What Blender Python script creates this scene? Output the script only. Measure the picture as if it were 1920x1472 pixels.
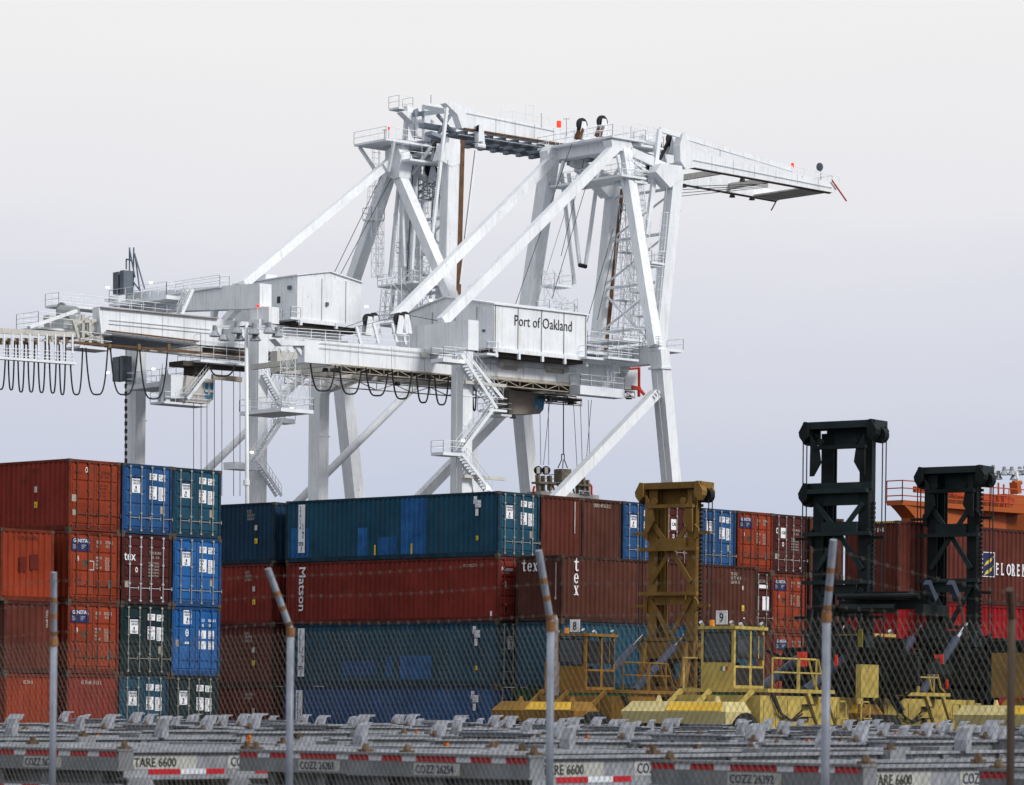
import bpy, math, random
from mathutils import Vector, Matrix
random.seed(7)
R=math.radians
for o in list(bpy.data.objects): bpy.data.objects.remove(o)
SC=bpy.context.scene; COL=SC.collection
# ---------------------------------------------------------------- camera, sky, sun, exposure
F=6400.0; CX,CY=960.0,1340.0; ROLL=0.011; H=1.5
cd=bpy.data.cameras.new('camera'); cam=bpy.data.objects.new('camera',cd); COL.objects.link(cam); SC.camera=cam
cam.location=(0,0,H); cam.rotation_euler=(Matrix.Rotation(R(90),3,'X')@Matrix.Rotation(ROLL,3,'Z')).to_euler()
cd.sensor_width=36; cd.lens=36*F/1920; cd.shift_y=(CY-736)/1920; cd.clip_start=1; cd.clip_end=20000
cd.dof.use_dof=True; cd.dof.focus_distance=170; cd.dof.aperture_fstop=6.0
W=bpy.data.worlds.new('World'); SC.world=W; W.use_nodes=True
nt=W.node_tree; nt.nodes.clear(); N=nt.nodes.new; LK=nt.links.new
out=N('ShaderNodeOutputWorld')
sky=N('ShaderNodeTexSky'); sky.sky_type='NISHITA'; sky.sun_disc=False; sky.sun_elevation=R(32); sky.sun_rotation=R(118); sky.air_density=1.2; sky.dust_density=4
b1=N('ShaderNodeBackground'); LK(sky.outputs[0],b1.inputs[0]); b1.inputs[1].default_value=0.05
tc=N('ShaderNodeTexCoord'); sp=N('ShaderNodeSeparateXYZ'); LK(tc.outputs['Generated'],sp.inputs[0])
ns=N('ShaderNodeTexNoise'); mp=N('ShaderNodeMapping'); mp.inputs['Scale'].default_value=(3,3,14); LK(tc.outputs['Generated'],mp.inputs[0]); LK(mp.outputs[0],ns.inputs[0]); ns.inputs['Scale'].default_value=1.6; ns.inputs['Detail'].default_value=4
ma=N('ShaderNodeMath'); ma.operation='MULTIPLY_ADD'; ma.inputs[1].default_value=0.05; LK(ns.outputs[0],ma.inputs[0]); LK(sp.outputs[2],ma.inputs[2])
mb=N('ShaderNodeMath'); mb.operation='SUBTRACT'; mb.inputs[1].default_value=0.025; LK(ma.outputs[0],mb.inputs[0])
rp=N('ShaderNodeValToRGB'); LK(mb.outputs[0],rp.inputs[0])
el=rp.color_ramp.elements
el[0].position=0.0; el[0].color=(.50,.565,.70,1); el[1].position=1.0; el[1].color=(.80,.82,.86,1)
for p,c in ((.05,(.545,.605,.735)),(.085,(.62,.65,.755)),(.12,(.71,.72,.80)),(.155,(.81,.81,.845)),(.20,(.875,.865,.865)),(.4,(.84,.85,.87))):
    e=el.new(p); e.color=c+(1,)
b2=N('ShaderNodeBackground'); LK(rp.outputs[0],b2.inputs[0]); b2.inputs[1].default_value=1.03
mx=N('ShaderNodeMixShader'); mx.inputs[0].default_value=0.97; LK(b1.outputs[0],mx.inputs[1]); LK(b2.outputs[0],mx.inputs[2]); LK(mx.outputs[0],out.inputs[0])
sl=bpy.data.lights.new('sun','SUN'); sun=bpy.data.objects.new('sun',sl); COL.objects.link(sun)
sl.energy=2.6; sl.angle=R(11); sl.color=(1,.97,.92)
sun.rotation_euler=Vector((-.80,.50,-.62)).to_track_quat('-Z','Y').to_euler()
SC.render.engine='CYCLES'; SC.view_settings.view_transform='Standard'; SC.view_settings.look='None'; SC.view_settings.exposure=0; SC.view_settings.gamma=1
# ---------------------------------------------------------------- helpers
def ray(x,y):
    qx,qy=x-CX,y-CY; c,s=math.cos(ROLL),math.sin(ROLL)
    return ((qx*c+qy*s)/F, -(-qx*s+qy*c)/F)
def atY(x,y,Y):
    a,b=ray(x,y); return Vector((a*Y,Y,H+b*Y))
def atXY(x,Y): # ground x at depth
    return ray(x,CY)[0]*Y
class Frame:
    def __init__(s,X,Y,ang):
        s.o=Vector((X,Y)); s.u=Vector((math.cos(ang),math.sin(ang),0)); s.v=Vector((-math.sin(ang),math.cos(ang),0)); s.ang=ang
    def P(s,x,y,v=None,u=None,z=None):
        a,b=ray(x,y); d=Vector((a,1)); n=(s.v if u is None else s.u).xy; c=v if u is None else u
        t=(c+s.o.dot(n))/d.dot(n); return Vector((a*t,t,H+b*t))
    def W(s,u,v,z): return Vector((s.o.x,s.o.y,0))+s.u*u+s.v*v+Vector((0,0,z))
    def L(s,p):
        d=Vector((p.x-s.o.x,p.y-s.o.y,0)); return (d.dot(s.u),d.dot(s.v),p.z)
ZUP=Vector((0,0,1)); ORG={}
MATS={}
def mat(name,col,rough=.6,metal=0,var=.15,rust=0,rustcol=(.10,.045,.02),scale=1.0,streak=0,emit=0,bump=0,dirt=0,spec=.25):
    if name in MATS: return MATS[name]
    m=bpy.data.materials.new(name); m.use_nodes=True; t=m.node_tree; n=t.nodes.new; l=t.links.new
    bs=t.nodes['Principled BSDF']; bs.inputs['Roughness'].default_value=rough; bs.inputs['Metallic'].default_value=metal
    bs.inputs['Specular IOR Level'].default_value=spec
    tc=n('ShaderNodeTexCoord'); 
    a=n('ShaderNodeTexNoise'); a.inputs['Scale'].default_value=.9*scale; a.inputs['Detail'].default_value=6; a.inputs['Roughness'].default_value=.65
    oi=n('ShaderNodeObjectInfo'); ad=n('ShaderNodeVectorMath'); ad.operation='ADD'; vm=n('ShaderNodeVectorMath'); vm.operation='SCALE'; vm.inputs[0].default_value=(37,53,91); l(oi.outputs['Random'],vm.inputs['Scale'])
    l(tc.outputs['Object'],ad.inputs[0]); l(vm.outputs[0],ad.inputs[1]); l(ad.outputs[0],a.inputs[0])
    r=n('ShaderNodeValToRGB'); l(a.outputs[0],r.inputs[0]); r.color_ramp.elements[0].position=.3; r.color_ramp.elements[1].position=.72
    c0=[max(0,c*(1-var)) for c in col]; c1=[min(1,c*(1+var)+.02*var) for c in col]
    r.color_ramp.elements[0].color=(*c0,1); r.color_ramp.elements[1].color=(*c1,1); cur=r.outputs[0]
    def layer(cur,sc,vec,lo,hi,color,amt):
        q=n('ShaderNodeTexNoise'); mpn=n('ShaderNodeMapping'); mpn.inputs['Scale'].default_value=vec; l(ad.outputs[0],mpn.inputs[0]); l(mpn.outputs[0],q.inputs[0]); q.inputs['Scale'].default_value=sc*scale; q.inputs['Detail'].default_value=8; q.inputs['Roughness'].default_value=.7
        rr=n('ShaderNodeMapRange'); rr.inputs[1].default_value=lo; rr.inputs[2].default_value=hi; rr.inputs[4].default_value=amt; l(q.outputs[0],rr.inputs[0])
        mm=n('ShaderNodeMix'); mm.data_type='RGBA'; l(rr.outputs[0],mm.inputs[0]); l(cur,mm.inputs[6]); mm.inputs[7].default_value=(*color,1); return mm.outputs[2]
    if dirt: cur=layer(cur,.5,(1,1,.35),.48,.75,tuple(c*.45 for c in col),dirt)
    if streak: cur=layer(cur,2.2,(2.2,2.2,.12),.52,.72,rustcol,streak)
    if rust: cur=layer(cur,1.7,(1,1,.8),.66-.12*rust,.72,rustcol,.85)
    l(cur,bs.inputs['Base Color'])
    if bump:
        bp=n('ShaderNodeBump'); bp.inputs['Strength'].default_value=bump; bp.inputs['Distance'].default_value=.03; l(a.outputs[0],bp.inputs['Height']); l(bp.outputs[0],bs.inputs['Normal'])
    if emit: bs.inputs['Emission Color'].default_value=(*col,1); bs.inputs['Emission Strength'].default_value=emit
    MATS[name]=m; return m
def tag(o,label=None,cat=None,group=None,kind=None):
    if label: o['label']=label
    if cat: o['category']=cat
    if group: o['group']=group
    if kind: o['kind']=kind
    return o
def thing(name,label,cat,loc=(0,0,0),rz=0,group=None):
    o=bpy.data.objects.new(name,None); COL.objects.link(o); o.location=loc; o.rotation_euler=(0,0,rz); o.empty_display_size=.5
    ORG[o]=Vector(loc); return tag(o,label,cat,group)
TXT={}
def textmesh(s,bold):
    k=(s,bold)
    if k not in TXT:
        cu=bpy.data.curves.new('t','FONT'); cu.body=s; cu.size=1.0; cu.resolution_u=2; cu.offset=bold
        ob=bpy.data.objects.new('t',cu); COL.objects.link(ob)
        dg=bpy.context.evaluated_depsgraph_get(); me=bpy.data.meshes.new_from_object(ob.evaluated_get(dg))
        vs=[v.co.copy() for v in me.vertices]; fs=[list(p.vertices) for p in me.polygons]
        bpy.data.objects.remove(ob); bpy.data.curves.remove(cu); bpy.data.meshes.remove(me)
        if vs:
            x0=min(v.x for v in vs); vs=[Vector((v.x-x0,v.y,0)) for v in vs]
        TXT[k]=(vs,fs)
    return TXT[k]
class MB:
    def __init__(s): s.v=[]; s.f=[]; s.m=[]; s.mats=[]
    def mi(s,m):
        if m is None: return 0
        if m not in s.mats: s.mats.append(m)
        return s.mats.index(m)
    def add(s,vs,fs,m=None):
        b=len(s.v); s.v+= [Vector(v) for v in vs]; k=s.mi(m)
        for f in fs: s.f.append([b+i for i in f]); s.m.append(k)
    def hexa(s,a,b,m=None): # a,b: 4 corners each
        s.add(list(a)+list(b),[(0,3,2,1),(4,5,6,7),(0,1,5,4),(1,2,6,5),(2,3,7,6),(3,0,4,7)],m)
    def box(s,x0,x1,y0,y1,z0,z1,m=None):
        s.hexa([(x0,y0,z0),(x1,y0,z0),(x1,y1,z0),(x0,y1,z0)],[(x0,y0,z1),(x1,y0,z1),(x1,y1,z1),(x0,y1,z1)],m)
    def bar(s,p,q,a,wa,wb,m=None,wa2=None,wb2=None):
        p=Vector(p);q=Vector(q);d=(q-p).normalized();a=Vector(a);a=(a-d*a.dot(d)).normalized();b=d.cross(a)
        wa2=wa2 or wa; wb2=wb2 or wb
        c=lambda o,x,y:[o+a*(i*x/2)+b*(j*y/2) for i,j in((-1,-1),(1,-1),(1,1),(-1,1))]
        s.hexa(c(p,wa,wb),c(q,wa2,wb2),m)
    def tube(s,p,q,r,n=6,m=None,r2=None):
        p=Vector(p);q=Vector(q);d=(q-p)
        if d.length<1e-6: return
        d.normalize(); a=d.orthogonal().normalized(); b=d.cross(a); r2=r if r2 is None else r2
        vs=[p+(a*math.cos(2*math.pi*i/n)+b*math.sin(2*math.pi*i/n))*r for i in range(n)]+[q+(a*math.cos(2*math.pi*i/n)+b*math.sin(2*math.pi*i/n))*r2 for i in range(n)]
        s.add(vs,[(i,(i+1)%n,n+(i+1)%n,n+i) for i in range(n)]+[tuple(range(n))[::-1],tuple(range(n,2*n))],m)
    def path(s,pts,r,n=6,m=None):
        for a,b in zip(pts,pts[1:]): s.tube(a,b,r,n,m)
    def prism(s,poly,off,m=None): # poly 3d points, extruded by off
        n=len(poly); off=Vector(off); vs=[Vector(p) for p in poly]+[Vector(p)+off for p in poly]
        s.add(vs,[tuple(range(n))[::-1],tuple(range(n,2*n))]+[(i,(i+1)%n,n+(i+1)%n,n+i) for i in range(n)],m)
    def sweep(s,pts,r,n=6,m=None): # smooth tube
        pts=[Vector(p) for p in pts]; vs=[];fs=[]; a=None
        for i,p in enumerate(pts):
            d=(pts[min(i+1,len(pts)-1)]-pts[max(i-1,0)]).normalized()
            a=(a-d*a.dot(d)).normalized() if a is not None else d.orthogonal().normalized(); b=d.cross(a)
            vs+=[p+(a*math.cos(2*math.pi*k/n)+b*math.sin(2*math.pi*k/n))*r for k in range(n)]
            if i: fs+=[((i-1)*n+k,(i-1)*n+(k+1)%n,i*n+(k+1)%n,i*n+k) for k in range(n)]
        s.add(vs,fs,m)
    def text(s,t,o,right,up,h,m,sq=1.0,bold=0.0,center=False,vert=False):
        o=Vector(o);right=Vector(right).normalized();up=Vector(up).normalized(); k=h/.70
        if vert:
            for i,ch in enumerate(t):
                if ch!=' ': s.text(ch,o-up*(i*h*1.28),right,up,h,m,sq,bold,center=True)
            return
        vs,fs=textmesh(t,0)
        if not vs: return
        w=max(v.x for v in vs)*k*sq; off=-w/2 if center else 0; nr=right.cross(up)
        for i,(dx,dy) in enumerate(((0,0),) if bold<=0 else ((-1,0),(1,0),(0,.6),(0,-.6))):
            s.add([o+right*(v.x*k*sq+off+dx*bold*k*1.3)+up*(v.y*k+dy*bold*k)+nr*(.0012*i) for v in vs],fs,m)
    def rail(s,pts,h=1.1,sp=1.6,r=.03,mid=2,m=None,toe=False):
        pts=[Vector(p) for p in pts]
        for k in range(mid): s.path([p+ZUP*h*(k+1)/mid for p in pts],r,4,m)
        for a,b in zip(pts,pts[1:]):
            n=max(1,round((b-a).length/sp))
            for i in range(n+1):
                p=a.lerp(b,i/n); s.tube(p,p+ZUP*h,r,4,m)
    def build(s,name,m,parent=None,smooth=False,label=None):
        if not s.v: return None
        me=bpy.data.meshes.new(name); o0=ORG.get(parent,Vector((0,0,0))) if parent else Vector((0,0,0))
        me.from_pydata([v-o0 for v in s.v],[],s.f); 
        ml=[m]+[x for x in s.mats if x is not m] if not s.mats else None
        if s.mats:
            for x in s.mats: me.materials.append(x)
            if len(s.mats)>1: me.polygons.foreach_set('material_index',s.m)
        else: me.materials.append(m)
        if smooth: me.polygons.foreach_set('use_smooth',[True]*len(me.polygons))
        me.update(); ob=bpy.data.objects.new(name,me); COL.objects.link(ob)
        if parent: ob.parent=parent; ORG[ob]=o0
        if label: ob['label']=label
        return ob
def mb(m=None):
    q=MB()
    if m: q.mats.append(m)
    return q
# ---------------------------------------------------------------- materials
white=mat('crane_white_paint',(.74,.77,.81),.5,var=.07,streak=.45,dirt=.28,rust=.16,scale=.8,rustcol=(.34,.25,.18))
white2=mat('crane_white_rail',(.70,.73,.77),.5,var=.08)
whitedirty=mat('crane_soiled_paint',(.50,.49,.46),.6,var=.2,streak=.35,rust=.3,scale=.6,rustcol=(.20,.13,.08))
tanm=mat('crane_soiled_tan_steel',(.30,.27,.22),.7,var=.3,rust=.4,rustcol=(.12,.07,.04))
rail_rust=mat('rusty_rail_steel',(.12,.06,.03),.8,var=.4)
blacks=mat('black_rubber_and_grease',(.012,.012,.014),.6,var=.3)
cable=mat('dark_wire_rope',(.03,.035,.05),.6,var=.2)
glassb=mat('blue_tinted_glass',(.05,.25,.42),.1,var=.3)
glassd=mat('dark_window_glass',(.02,.025,.03),.08,var=.3)
redp=mat('signal_red_paint',(.45,.03,.015),.5,var=.2)
redl=mat('red_warning_lamp',(.9,.03,.02),.4,emit=1.2)
lamp=mat('lit_lamp_lens',(1,.86,.6),.4,emit=3.0)
alum=mat('spun_aluminium',(.42,.44,.47),.28,metal=.9,var=.2)
greyst=mat('blue_grey_cabinet_paint',(.10,.12,.15),.5,var=.2)
galv=mat('galvanised_steel',(.25,.275,.33),.5,metal=.25,var=.25,scale=4,streak=.12,rustcol=(.2,.13,.08))
galvr=mat('rust_band_on_steel',(.20,.09,.035),.8,var=.4,scale=8)
wirem=mat('weathered_fence_wire',(.11,.105,.09),.7,metal=.2,var=.3,scale=2)
asph=mat('yard_asphalt',(.05,.05,.052),.9,var=.35,scale=.4,bump=.3)
rustm=mat('container_corner_rust',(.06,.045,.032),.8,var=.5,scale=4)
wht=mat('white_marking_paint',(.72,.74,.78),.6,var=.08)
wht2=mat('worn_white_marking_paint',(.45,.42,.38),.7,var=.3,scale=6)
navy=mat('navy_marking_paint',(.012,.02,.09),.6,var=.1)
blk=mat('black_marking_paint',(.02,.02,.02),.6,var=.1)
dkred=mat('dark_marking_paint',(.08,.02,.015),.7,var=.2)
ylw=mat('yellow_marking_paint',(.62,.45,.03),.6,var=.1)
silver=mat('locking_bar_zinc',(.32,.31,.28),.5,metal=.4,var=.3,scale=3)
# ---------------------------------------------------------------- ground
g=mb(asph); g.add([(-6000,-200,0),(6000,-200,0),(6000,12000,0),(-6000,12000,0)],[(0,1,2,3)]); tag(g.build('ground',asph),kind='structure')
# ---------------------------------------------------------------- containers
CL,CW,CH=12.19,2.44,2.59
def paint(name,col,**k):
    kw=dict(rough=.55,var=.22,rust=.32,streak=.45,dirt=.5,bump=.35,rustcol=(.045,.024,.015),scale=.9,spec=.08); kw.update(k); return mat(name,col,**kw)
_T=(.012,.055,.11)
P_={'orange':paint('orange_red_container_paint',(.24,.036,.014)),'red':paint('red_container_paint',(.195,.028,.020)),'dred':paint('dark_red_container_paint',(.105,.014,.010)),
'brown':paint('rust_brown_container_paint',(.082,.030,.021)),'brown2':paint('red_brown_container_paint',(.105,.027,.020)),'maroon':paint('maroon_container_paint',(.065,.015,.014)),
'blue':paint('blue_container_paint',(.018,.078,.215)),'teal':paint('dark_teal_container_paint',(.012,.064,.110)),'navy':paint('slate_blue_container_paint',(.011,.040,.078)),
'bblue':paint('bright_blue_container_paint',(.016,.10,.30)),'dgreen':paint('dark_green_blue_container_paint',(.008,.024,.030)),'green':paint('green_container_paint',(.009,.055,.022)),
'fred':paint('vivid_red_container_paint',(.27,.008,.012)),'patch':paint('repainted_blue_patch_paint',(.020,.105,.29),var=.35,rust=.75,streak=.6,rustcol=_T,scale=2.0)}
GEO={}
for k_ in list(P_):
    c_=P_[k_].node_tree.nodes['Color Ramp' if 'Color Ramp' in P_[k_].node_tree.nodes else 'ColorRamp'].color_ramp.elements[0].color
    P_[k_+'_frame']=mat('soiled_'+P_[k_].name,tuple(x*.62+.006 for x in list(c_)[:3]),rough=.7,var=.35,rust=.55,streak=.4,dirt=.6,rustcol=(.05,.032,.02),scale=2.2,spec=.05)
def corr(m,o,s_dir,n_out,s0,s1,z0,z1,patches=None,pit=.278,dep=.05,base=None):
    o=Vector(o);s_dir=Vector(s_dir);n_out=Vector(n_out); xs=[]; x=s0; q=[.085,.054,.085,.054]; d=[0,-dep,-dep,0]
    xs.append((s0,0)); k=0
    while x<s1-.06:
        x+=q[k%4]; xs.append((min(x,s1),[0,-dep,-dep,0][k%4])); k+=1
    xs[-1]=(s1,0); zs=[z0,z1]
    if patches:
        for a,b,c,e,_ in patches: zs+=[c,e]
        zs=sorted(set(min(max(z,z0),z1) for z in zs))
    vs=[o+s_dir*a+n_out*b+ZUP*z for z in zs for a,b in xs]; n=len(xs)
    for j in range(len(zs)-1):
        for i in range(n-1):
            mm=base
            if patches:
                cx=(xs[i][0]+xs[i+1][0])/2; cz=(zs[j]+zs[j+1])/2
                for a,b,c,e,pm in patches:
                    if a<cx<b and c<cz<e: mm=pm
            s=(len(m.v)); m.add([vs[j*n+i],vs[j*n+i+1],vs[(j+1)*n+i+1],vs[(j+1)*n+i]],[(0,1,2,3)],mm)
def geo(kind,Hh,L=CL):
    k=(kind,Hh,L)
    if k in GEO: return GEO[k]
    m=mb(blk); W_=CW
    if kind=='frame':
        for y0 in (0,W_-.07): 
            m.box(.17,L-.17,y0,y0+.07,Hh-.10,Hh-.006); m.box(.17,L-.17,y0,y0+.07,.015,.20)
        for x0 in (0,L-.08): m.box(x0,x0+.08,.154,W_-.154,Hh-.12,Hh-.008); m.box(x0,x0+.08,.154,W_-.154,.02,.19)
        for x0 in (0,L-.11):
            for y0 in (0,W_-.11): m.box(x0,x0+.11,y0,y0+.11,.12,Hh-.12)
        m.box(.08,L-.08,.07,W_-.07,.12,.17)
        for x0 in (-.008,L-.17):
            for y0 in (-.008,W_-.154):
                for z0 in (0,Hh-.118): m.box(x0,x0+.178,y0,y0+.162,z0,z0+.118,rustm)
    if kind=='roof':
        m.box(.08,L-.08,.07,W_-.07,Hh-.06,Hh-.045)
    if kind=='end':
        corr(m,(.012,W_,0),(0,-1,0),(-1,0,0),.11,W_-.11,.19,Hh-.12,pit=.3)
    if kind=='fend':
        corr(m,(L-.012,0,0),(0,1,0),(1,0,0),.11,W_-.11,.19,Hh-.12)
    if kind=='side0': corr(m,(0,.012,0),(1,0,0),(0,-1,0),.11,L-.11,.20,Hh-.10)
    if kind=='sideW': corr(m,(L,W_-.012,0),(-1,0,0),(0,1,0),.11,L-.11,.20,Hh-.10)
    if kind in('doorA0','doorA1','doorB0','doorB1','doorC0','doorC1'):
        left=kind[-1]=='0'; y1=W_-.12 if left else W_/2-.015; y0=W_/2+.015 if left else .12
        m.box(.035,.07,y0,y1,.20,Hh-.13)
        if kind[4]=='A': hs=[.24,.62,1.10,1.56,2.05,Hh-.17]; 
        elif kind[4]=='B': hs=[.24,1.12,1.8,Hh-.17]
        else: hs=[.24,.62,1.0,1.38,1.76,2.12,Hh-.17]
        for a,b in zip(hs,hs[1:]):
            c=[(.035,y0+.06,a+.025),(.035,y1-.06,a+.025),(.035,y1-.06,b-.025),(.035,y0+.06,b-.025)]; e=[(.004,y0+.09,a+.06),(.004,y1-.09,a+.06),(.004,y1-.09,b-.06),(.004,y0+.09,b-.06)]
            m.add(c+e,[(0,1,5,4),(1,2,6,5),(2,3,7,6),(3,0,4,7),(4,5,6,7)])
        for z in (.45,1.0,1.6,2.2): # hinges
            yh=y1+.01 if left else y0-.07
            m.box(-.012,.04,yh,yh+.06,z,z+.07)
    if kind=='gasket':
        m.box(.03,.045,W_/2-.018,W_/2+.018,.2,Hh-.13); m.box(.03,.05,.10,.125,.2,Hh-.13); m.box(.03,.05,W_-.125,W_-.10,.2,Hh-.13)
    if kind.startswith('lock'):
        y=float(kind[4:]); m.tube((-.03,y,.1),(-.03,y,Hh-.06),.019,6)
        for z in (.12,.75,1.45,2.1,Hh-.14): m.box(-.045,.035,y-.045,y+.045,z,z+.06)
        s=1 if (round(y*100)%2) else -1
        m.box(-.05,-.028,min(y,y-.42),max(y,y-.42),.60,.625); m.box(-.05,-.02,y-.44,y-.41,.55,.68)
    GEO[k]=m; m.me=None; return m
def shared(kind,name,Hh,m,parent,label=None):
    q=geo(kind,Hh)
    if q.me is None:
        me=bpy.data.meshes.new(name); me.from_pydata(q.v,[],q.f); [me.materials.append(x) for x in q.mats]; me.polygons.foreach_set('material_index',q.m); me.update(); q.me=me
    ob=bpy.data.objects.new(name,q.me); COL.objects.link(ob); ob.parent=parent
    ob.material_slots[0].link='OBJECT'; ob.material_slots[0].material=m
    if label: ob['label']=label
    return ob
class Face:
    def __init__(s,which,Hh=CH,L=CL):
        W_=CW; s.m=MB(); s.log=[]; s.m.sub=s
        s.o,s.r,s.n={'door':(Vector((-.002,W_,0)),Vector((0,-1,0)),Vector((-1,0,0))),'side0':(Vector((0,-.002,0)),Vector((1,0,0)),Vector((0,-1,0))),'sideW':(Vector((L,W_+.002,0)),Vector((-1,0,0)),Vector((0,1,0)))}[which]
    def pt(s,a,t,l=0): return s.o+s.r*a+ZUP*t+s.n*(.004*l)
    def rect(s,a0,t0,a1,t1,m,l=0): s.m.add([s.pt(a0,t0,l),s.pt(a1,t0,l),s.pt(a1,t1,l),s.pt(a0,t1,l)],[(0,1,2,3)],m)
    def poly(s,pts,m,l=1): s.m.add([s.pt(a,t,l) for a,t in pts],[tuple(range(len(pts)))],m)
    def text(s,t,a,z,h,m,sq=1,bold=0,center=False,vert=False,l=1,rot=False):
        if rot: s.m.text(t,s.pt(a,z,l),-ZUP,s.r,h,m,sq,bold)
        else: s.m.text(t,s.pt(a,z,l),s.r,ZUP,h,m,sq,bold,center,vert)
    def ring(s,a,t,r,m,w=.3,l=1):
        n=14; o=[(a+r*.62*math.cos(6.2832*i/n),t+r*math.sin(6.2832*i/n)) for i in range(n)]; q=[(a+r*.62*(1-w)*math.cos(6.2832*i/n),t+r*(1-w)*math.sin(6.2832*i/n)) for i in range(n)]
        s.m.add([s.pt(*p,l) for p in o+q],[(i,(i+1)%n,n+(i+1)%n,n+i) for i in range(n)],m)
    def disc(s,a,t,r,m,l=1):
        n=12; s.poly([(a+r*.62*math.cos(6.2832*i/n),t+r*math.sin(6.2832*i/n)) for i in range(n)],m,l)
def rnum(n): return ''.join(random.choice('0123456789') for _ in range(n))
def group_plate(f,a,z):
    f.rect(a,z,a+.40,z+.52,wht); f.text('FINMARE',a+.03,z+.41,.08,navy,.85,.01); f.text('GROUP',a+.06,z+.31,.08,navy,.85,.01); f.disc(a+.2,z+.2,.06,navy); f.text('U',a+.13,z+.05,.09,navy,1.1,.04); f.rect(a+.12,z+.035,a+.28,z+.05,navy,1)
def m_doors_blue(f,seal=True,plate_z=1.55,alt=False):
    if alt: # plated code blocks low on the door
        group_plate(f,.58,1.98-.04); f.ring(.76,1.62,.14,wht,.35); f.disc(.76,1.62,.05,wht); f.rect(.66,1.2,.86,1.28,wht); f.rect(.2,1.1,.36,1.35,tanm)
        for a,t0,t1,tx in((1.42,2.05,2.18,'LTLU'),(1.82,2.05,2.18,'426088 4'),(1.5,1.86,1.99,'42'),(1.86,1.86,1.99,'10')): f.text(tx,a,t0,.11,wht,.62,.02)
        for a in (1.36,1.84):
            for z in (1.02,1.42): f.rect(a,z,a+(.36 if a<1.5 else .28),z+.3,wht)
            for z in (1.05,1.15,1.25,1.45,1.55,1.65): f.text(random.choice(['M.G.W','TARE','NET','LBS 6','KG 30']),a+.03,z,.06,navy,.7)
        return
    group_plate(f,.46,plate_z-.03); f.ring(.62,2.12,.09,navy,.25); f.text('A',.585,2.08,.08,dkred,1,.01)
    f.rect(1.32,2.03,1.68,2.27,wht); f.rect(1.76,2.01,2.08,2.25,wht)
    f.text('LTLU 4'+rnum(2),1.33,2.16,.075,navy,.62); f.text('IT',1.46,2.05,.075,navy,.9); f.text(rnum(3)+' '+rnum(1),1.78,2.15,.075,navy,.62); f.text('4310',1.82,2.04,.075,navy,.8)
    f.rect(1.32,1.32,1.68,1.80,wht); f.rect(1.76,1.28,2.08,1.78,wht)
    for i,t in enumerate(('M.G.W.','TARE','NET','CU.CAP')): f.text(t,1.34,1.70-.115*i,.075,navy,.68,.01)
    for i in range(7): f.text('%s %s'%(rnum(2),rnum(3)),1.78,1.70-.065*i,.045,navy,.75)
    f.rect(1.86,.80,2.06,1.08,tanm); f.rect(1.99,.80,2.04,.90,wht,1)
def m_genstar(f,code='GSTU 727066 2'):
    f.rect(.16,1.86,1.02,2.32,navy); f.text('GENSTAR',.22,2.17,.13,wht,.95,.012)
    for i,t in enumerate(('Genstar','Container','Corporation')): f.text(t,.2,2.06-.06*i,.042,wht,.7)
    for i,t in enumerate(('San Francisco','California','U.S.A.')): f.text(t,.6,2.06-.06*i,.042,wht,.7)
    a,b,c=code.split(); f.text(a,1.3,2.16,.11,wht2,.62,.01); f.text(b+' '+c,1.72,2.16,.11,wht2,.62,.01); f.text('US',1.3,2.02,.10,wht2,.7); f.text('4310',1.74,2.02,.10,wht2,.7)
    for i,t in enumerate(('MAX.GR','TARE','NET','CU.CAP')): f.text(t,1.28,1.60-.12*i,.085,wht2,.65,.01)
    for i in range(8): f.text('%s %s'%(rnum(5),random.choice(['LBS','KGS'])),1.72,1.62-.062*i,.05,wht2,.65)
    f.ring(.42,1.58,.10,wht,.3); f.disc(.42,1.58,.05,wht2)
    f.rect(.66,1.30,.86,1.55,rustm); f.rect(.3,.78,.62,.83,navy); f.rect(1.9,.55,2.02,.85,greyst)
def m_maroon(f,tex=True):
    if tex: f.text('tex',.12,1.62,.34,wht,.85,.01)
    else: f.ring(.3,1.86,.13,wht,.4); f.rect(.56,1.55,.96,2.0,wht); f.text('CAI',.62,1.72,.14,blk,.8,.03)
    f.text('TEXU 4'+rnum(5)+' 0',1.35,1.88,.10,wht2,.6); f.text('GB   4310',1.45,1.72,.09,wht2,.7)
    for i in range(5): f.text('MAX.WT %s KG'%rnum(5),1.3,1.52-.12*i,.07,wht2,.62)
    f.ring(.72,1.28,.10,wht,.45); f.rect(.16,.62,.36,.86,tanm); f.rect(1.92,.25,2.04,.32,wht)
def m_redplain(f):
    f.text('XTRA',.25,2.06,.10,dkred,1); f.ring(.82,2.22,.10,wht,.3); f.text('ITLU 549500 0',1.4,2.1,.11,dkred,.62); f.text('US   4310',1.48,1.95,.11,dkred,.7)
    for i in range(4): f.text(('M.G.W','TARE','NET','CAP')[i]+'  '+rnum(5),1.42,1.66-.13*i,.08,dkred,.6)
    f.rect(.14,1.05,.36,1.3,tanm); f.rect(.18,.55,.34,.76,tanm); f.rect(1.88,.92,2.05,.98,navy)
def m_matson(f):
    f.text('Matson',.22,2.02,.17,wht,.98,.01); f.text('LEASING COMPANY',.23,1.92,.05,wht2,.7); f.ring(.42,1.5,.12,wht,.4); f.rect(.36,.36,.55,.64,blk); f.rect(.38,.68,.52,.7,wht)
def m_end_digits(f,t,m=None): f.text(t,1.0-.02*len(t),2.22,.13,m or wht2,.75,.01)
def m_sidecode(f,s,lines,m,sticker=True):
    for i,l in enumerate(lines): f.text(l,s,2.18-.16*i,.12,m,.7)
    if sticker: f.rect(s+.45,1.42,s+.62,1.64,wht2); f.rect(s+.46,.86,s+.64,1.08,ylw); f.text('6',s+.51,.89,.13,blk,.8)
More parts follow.
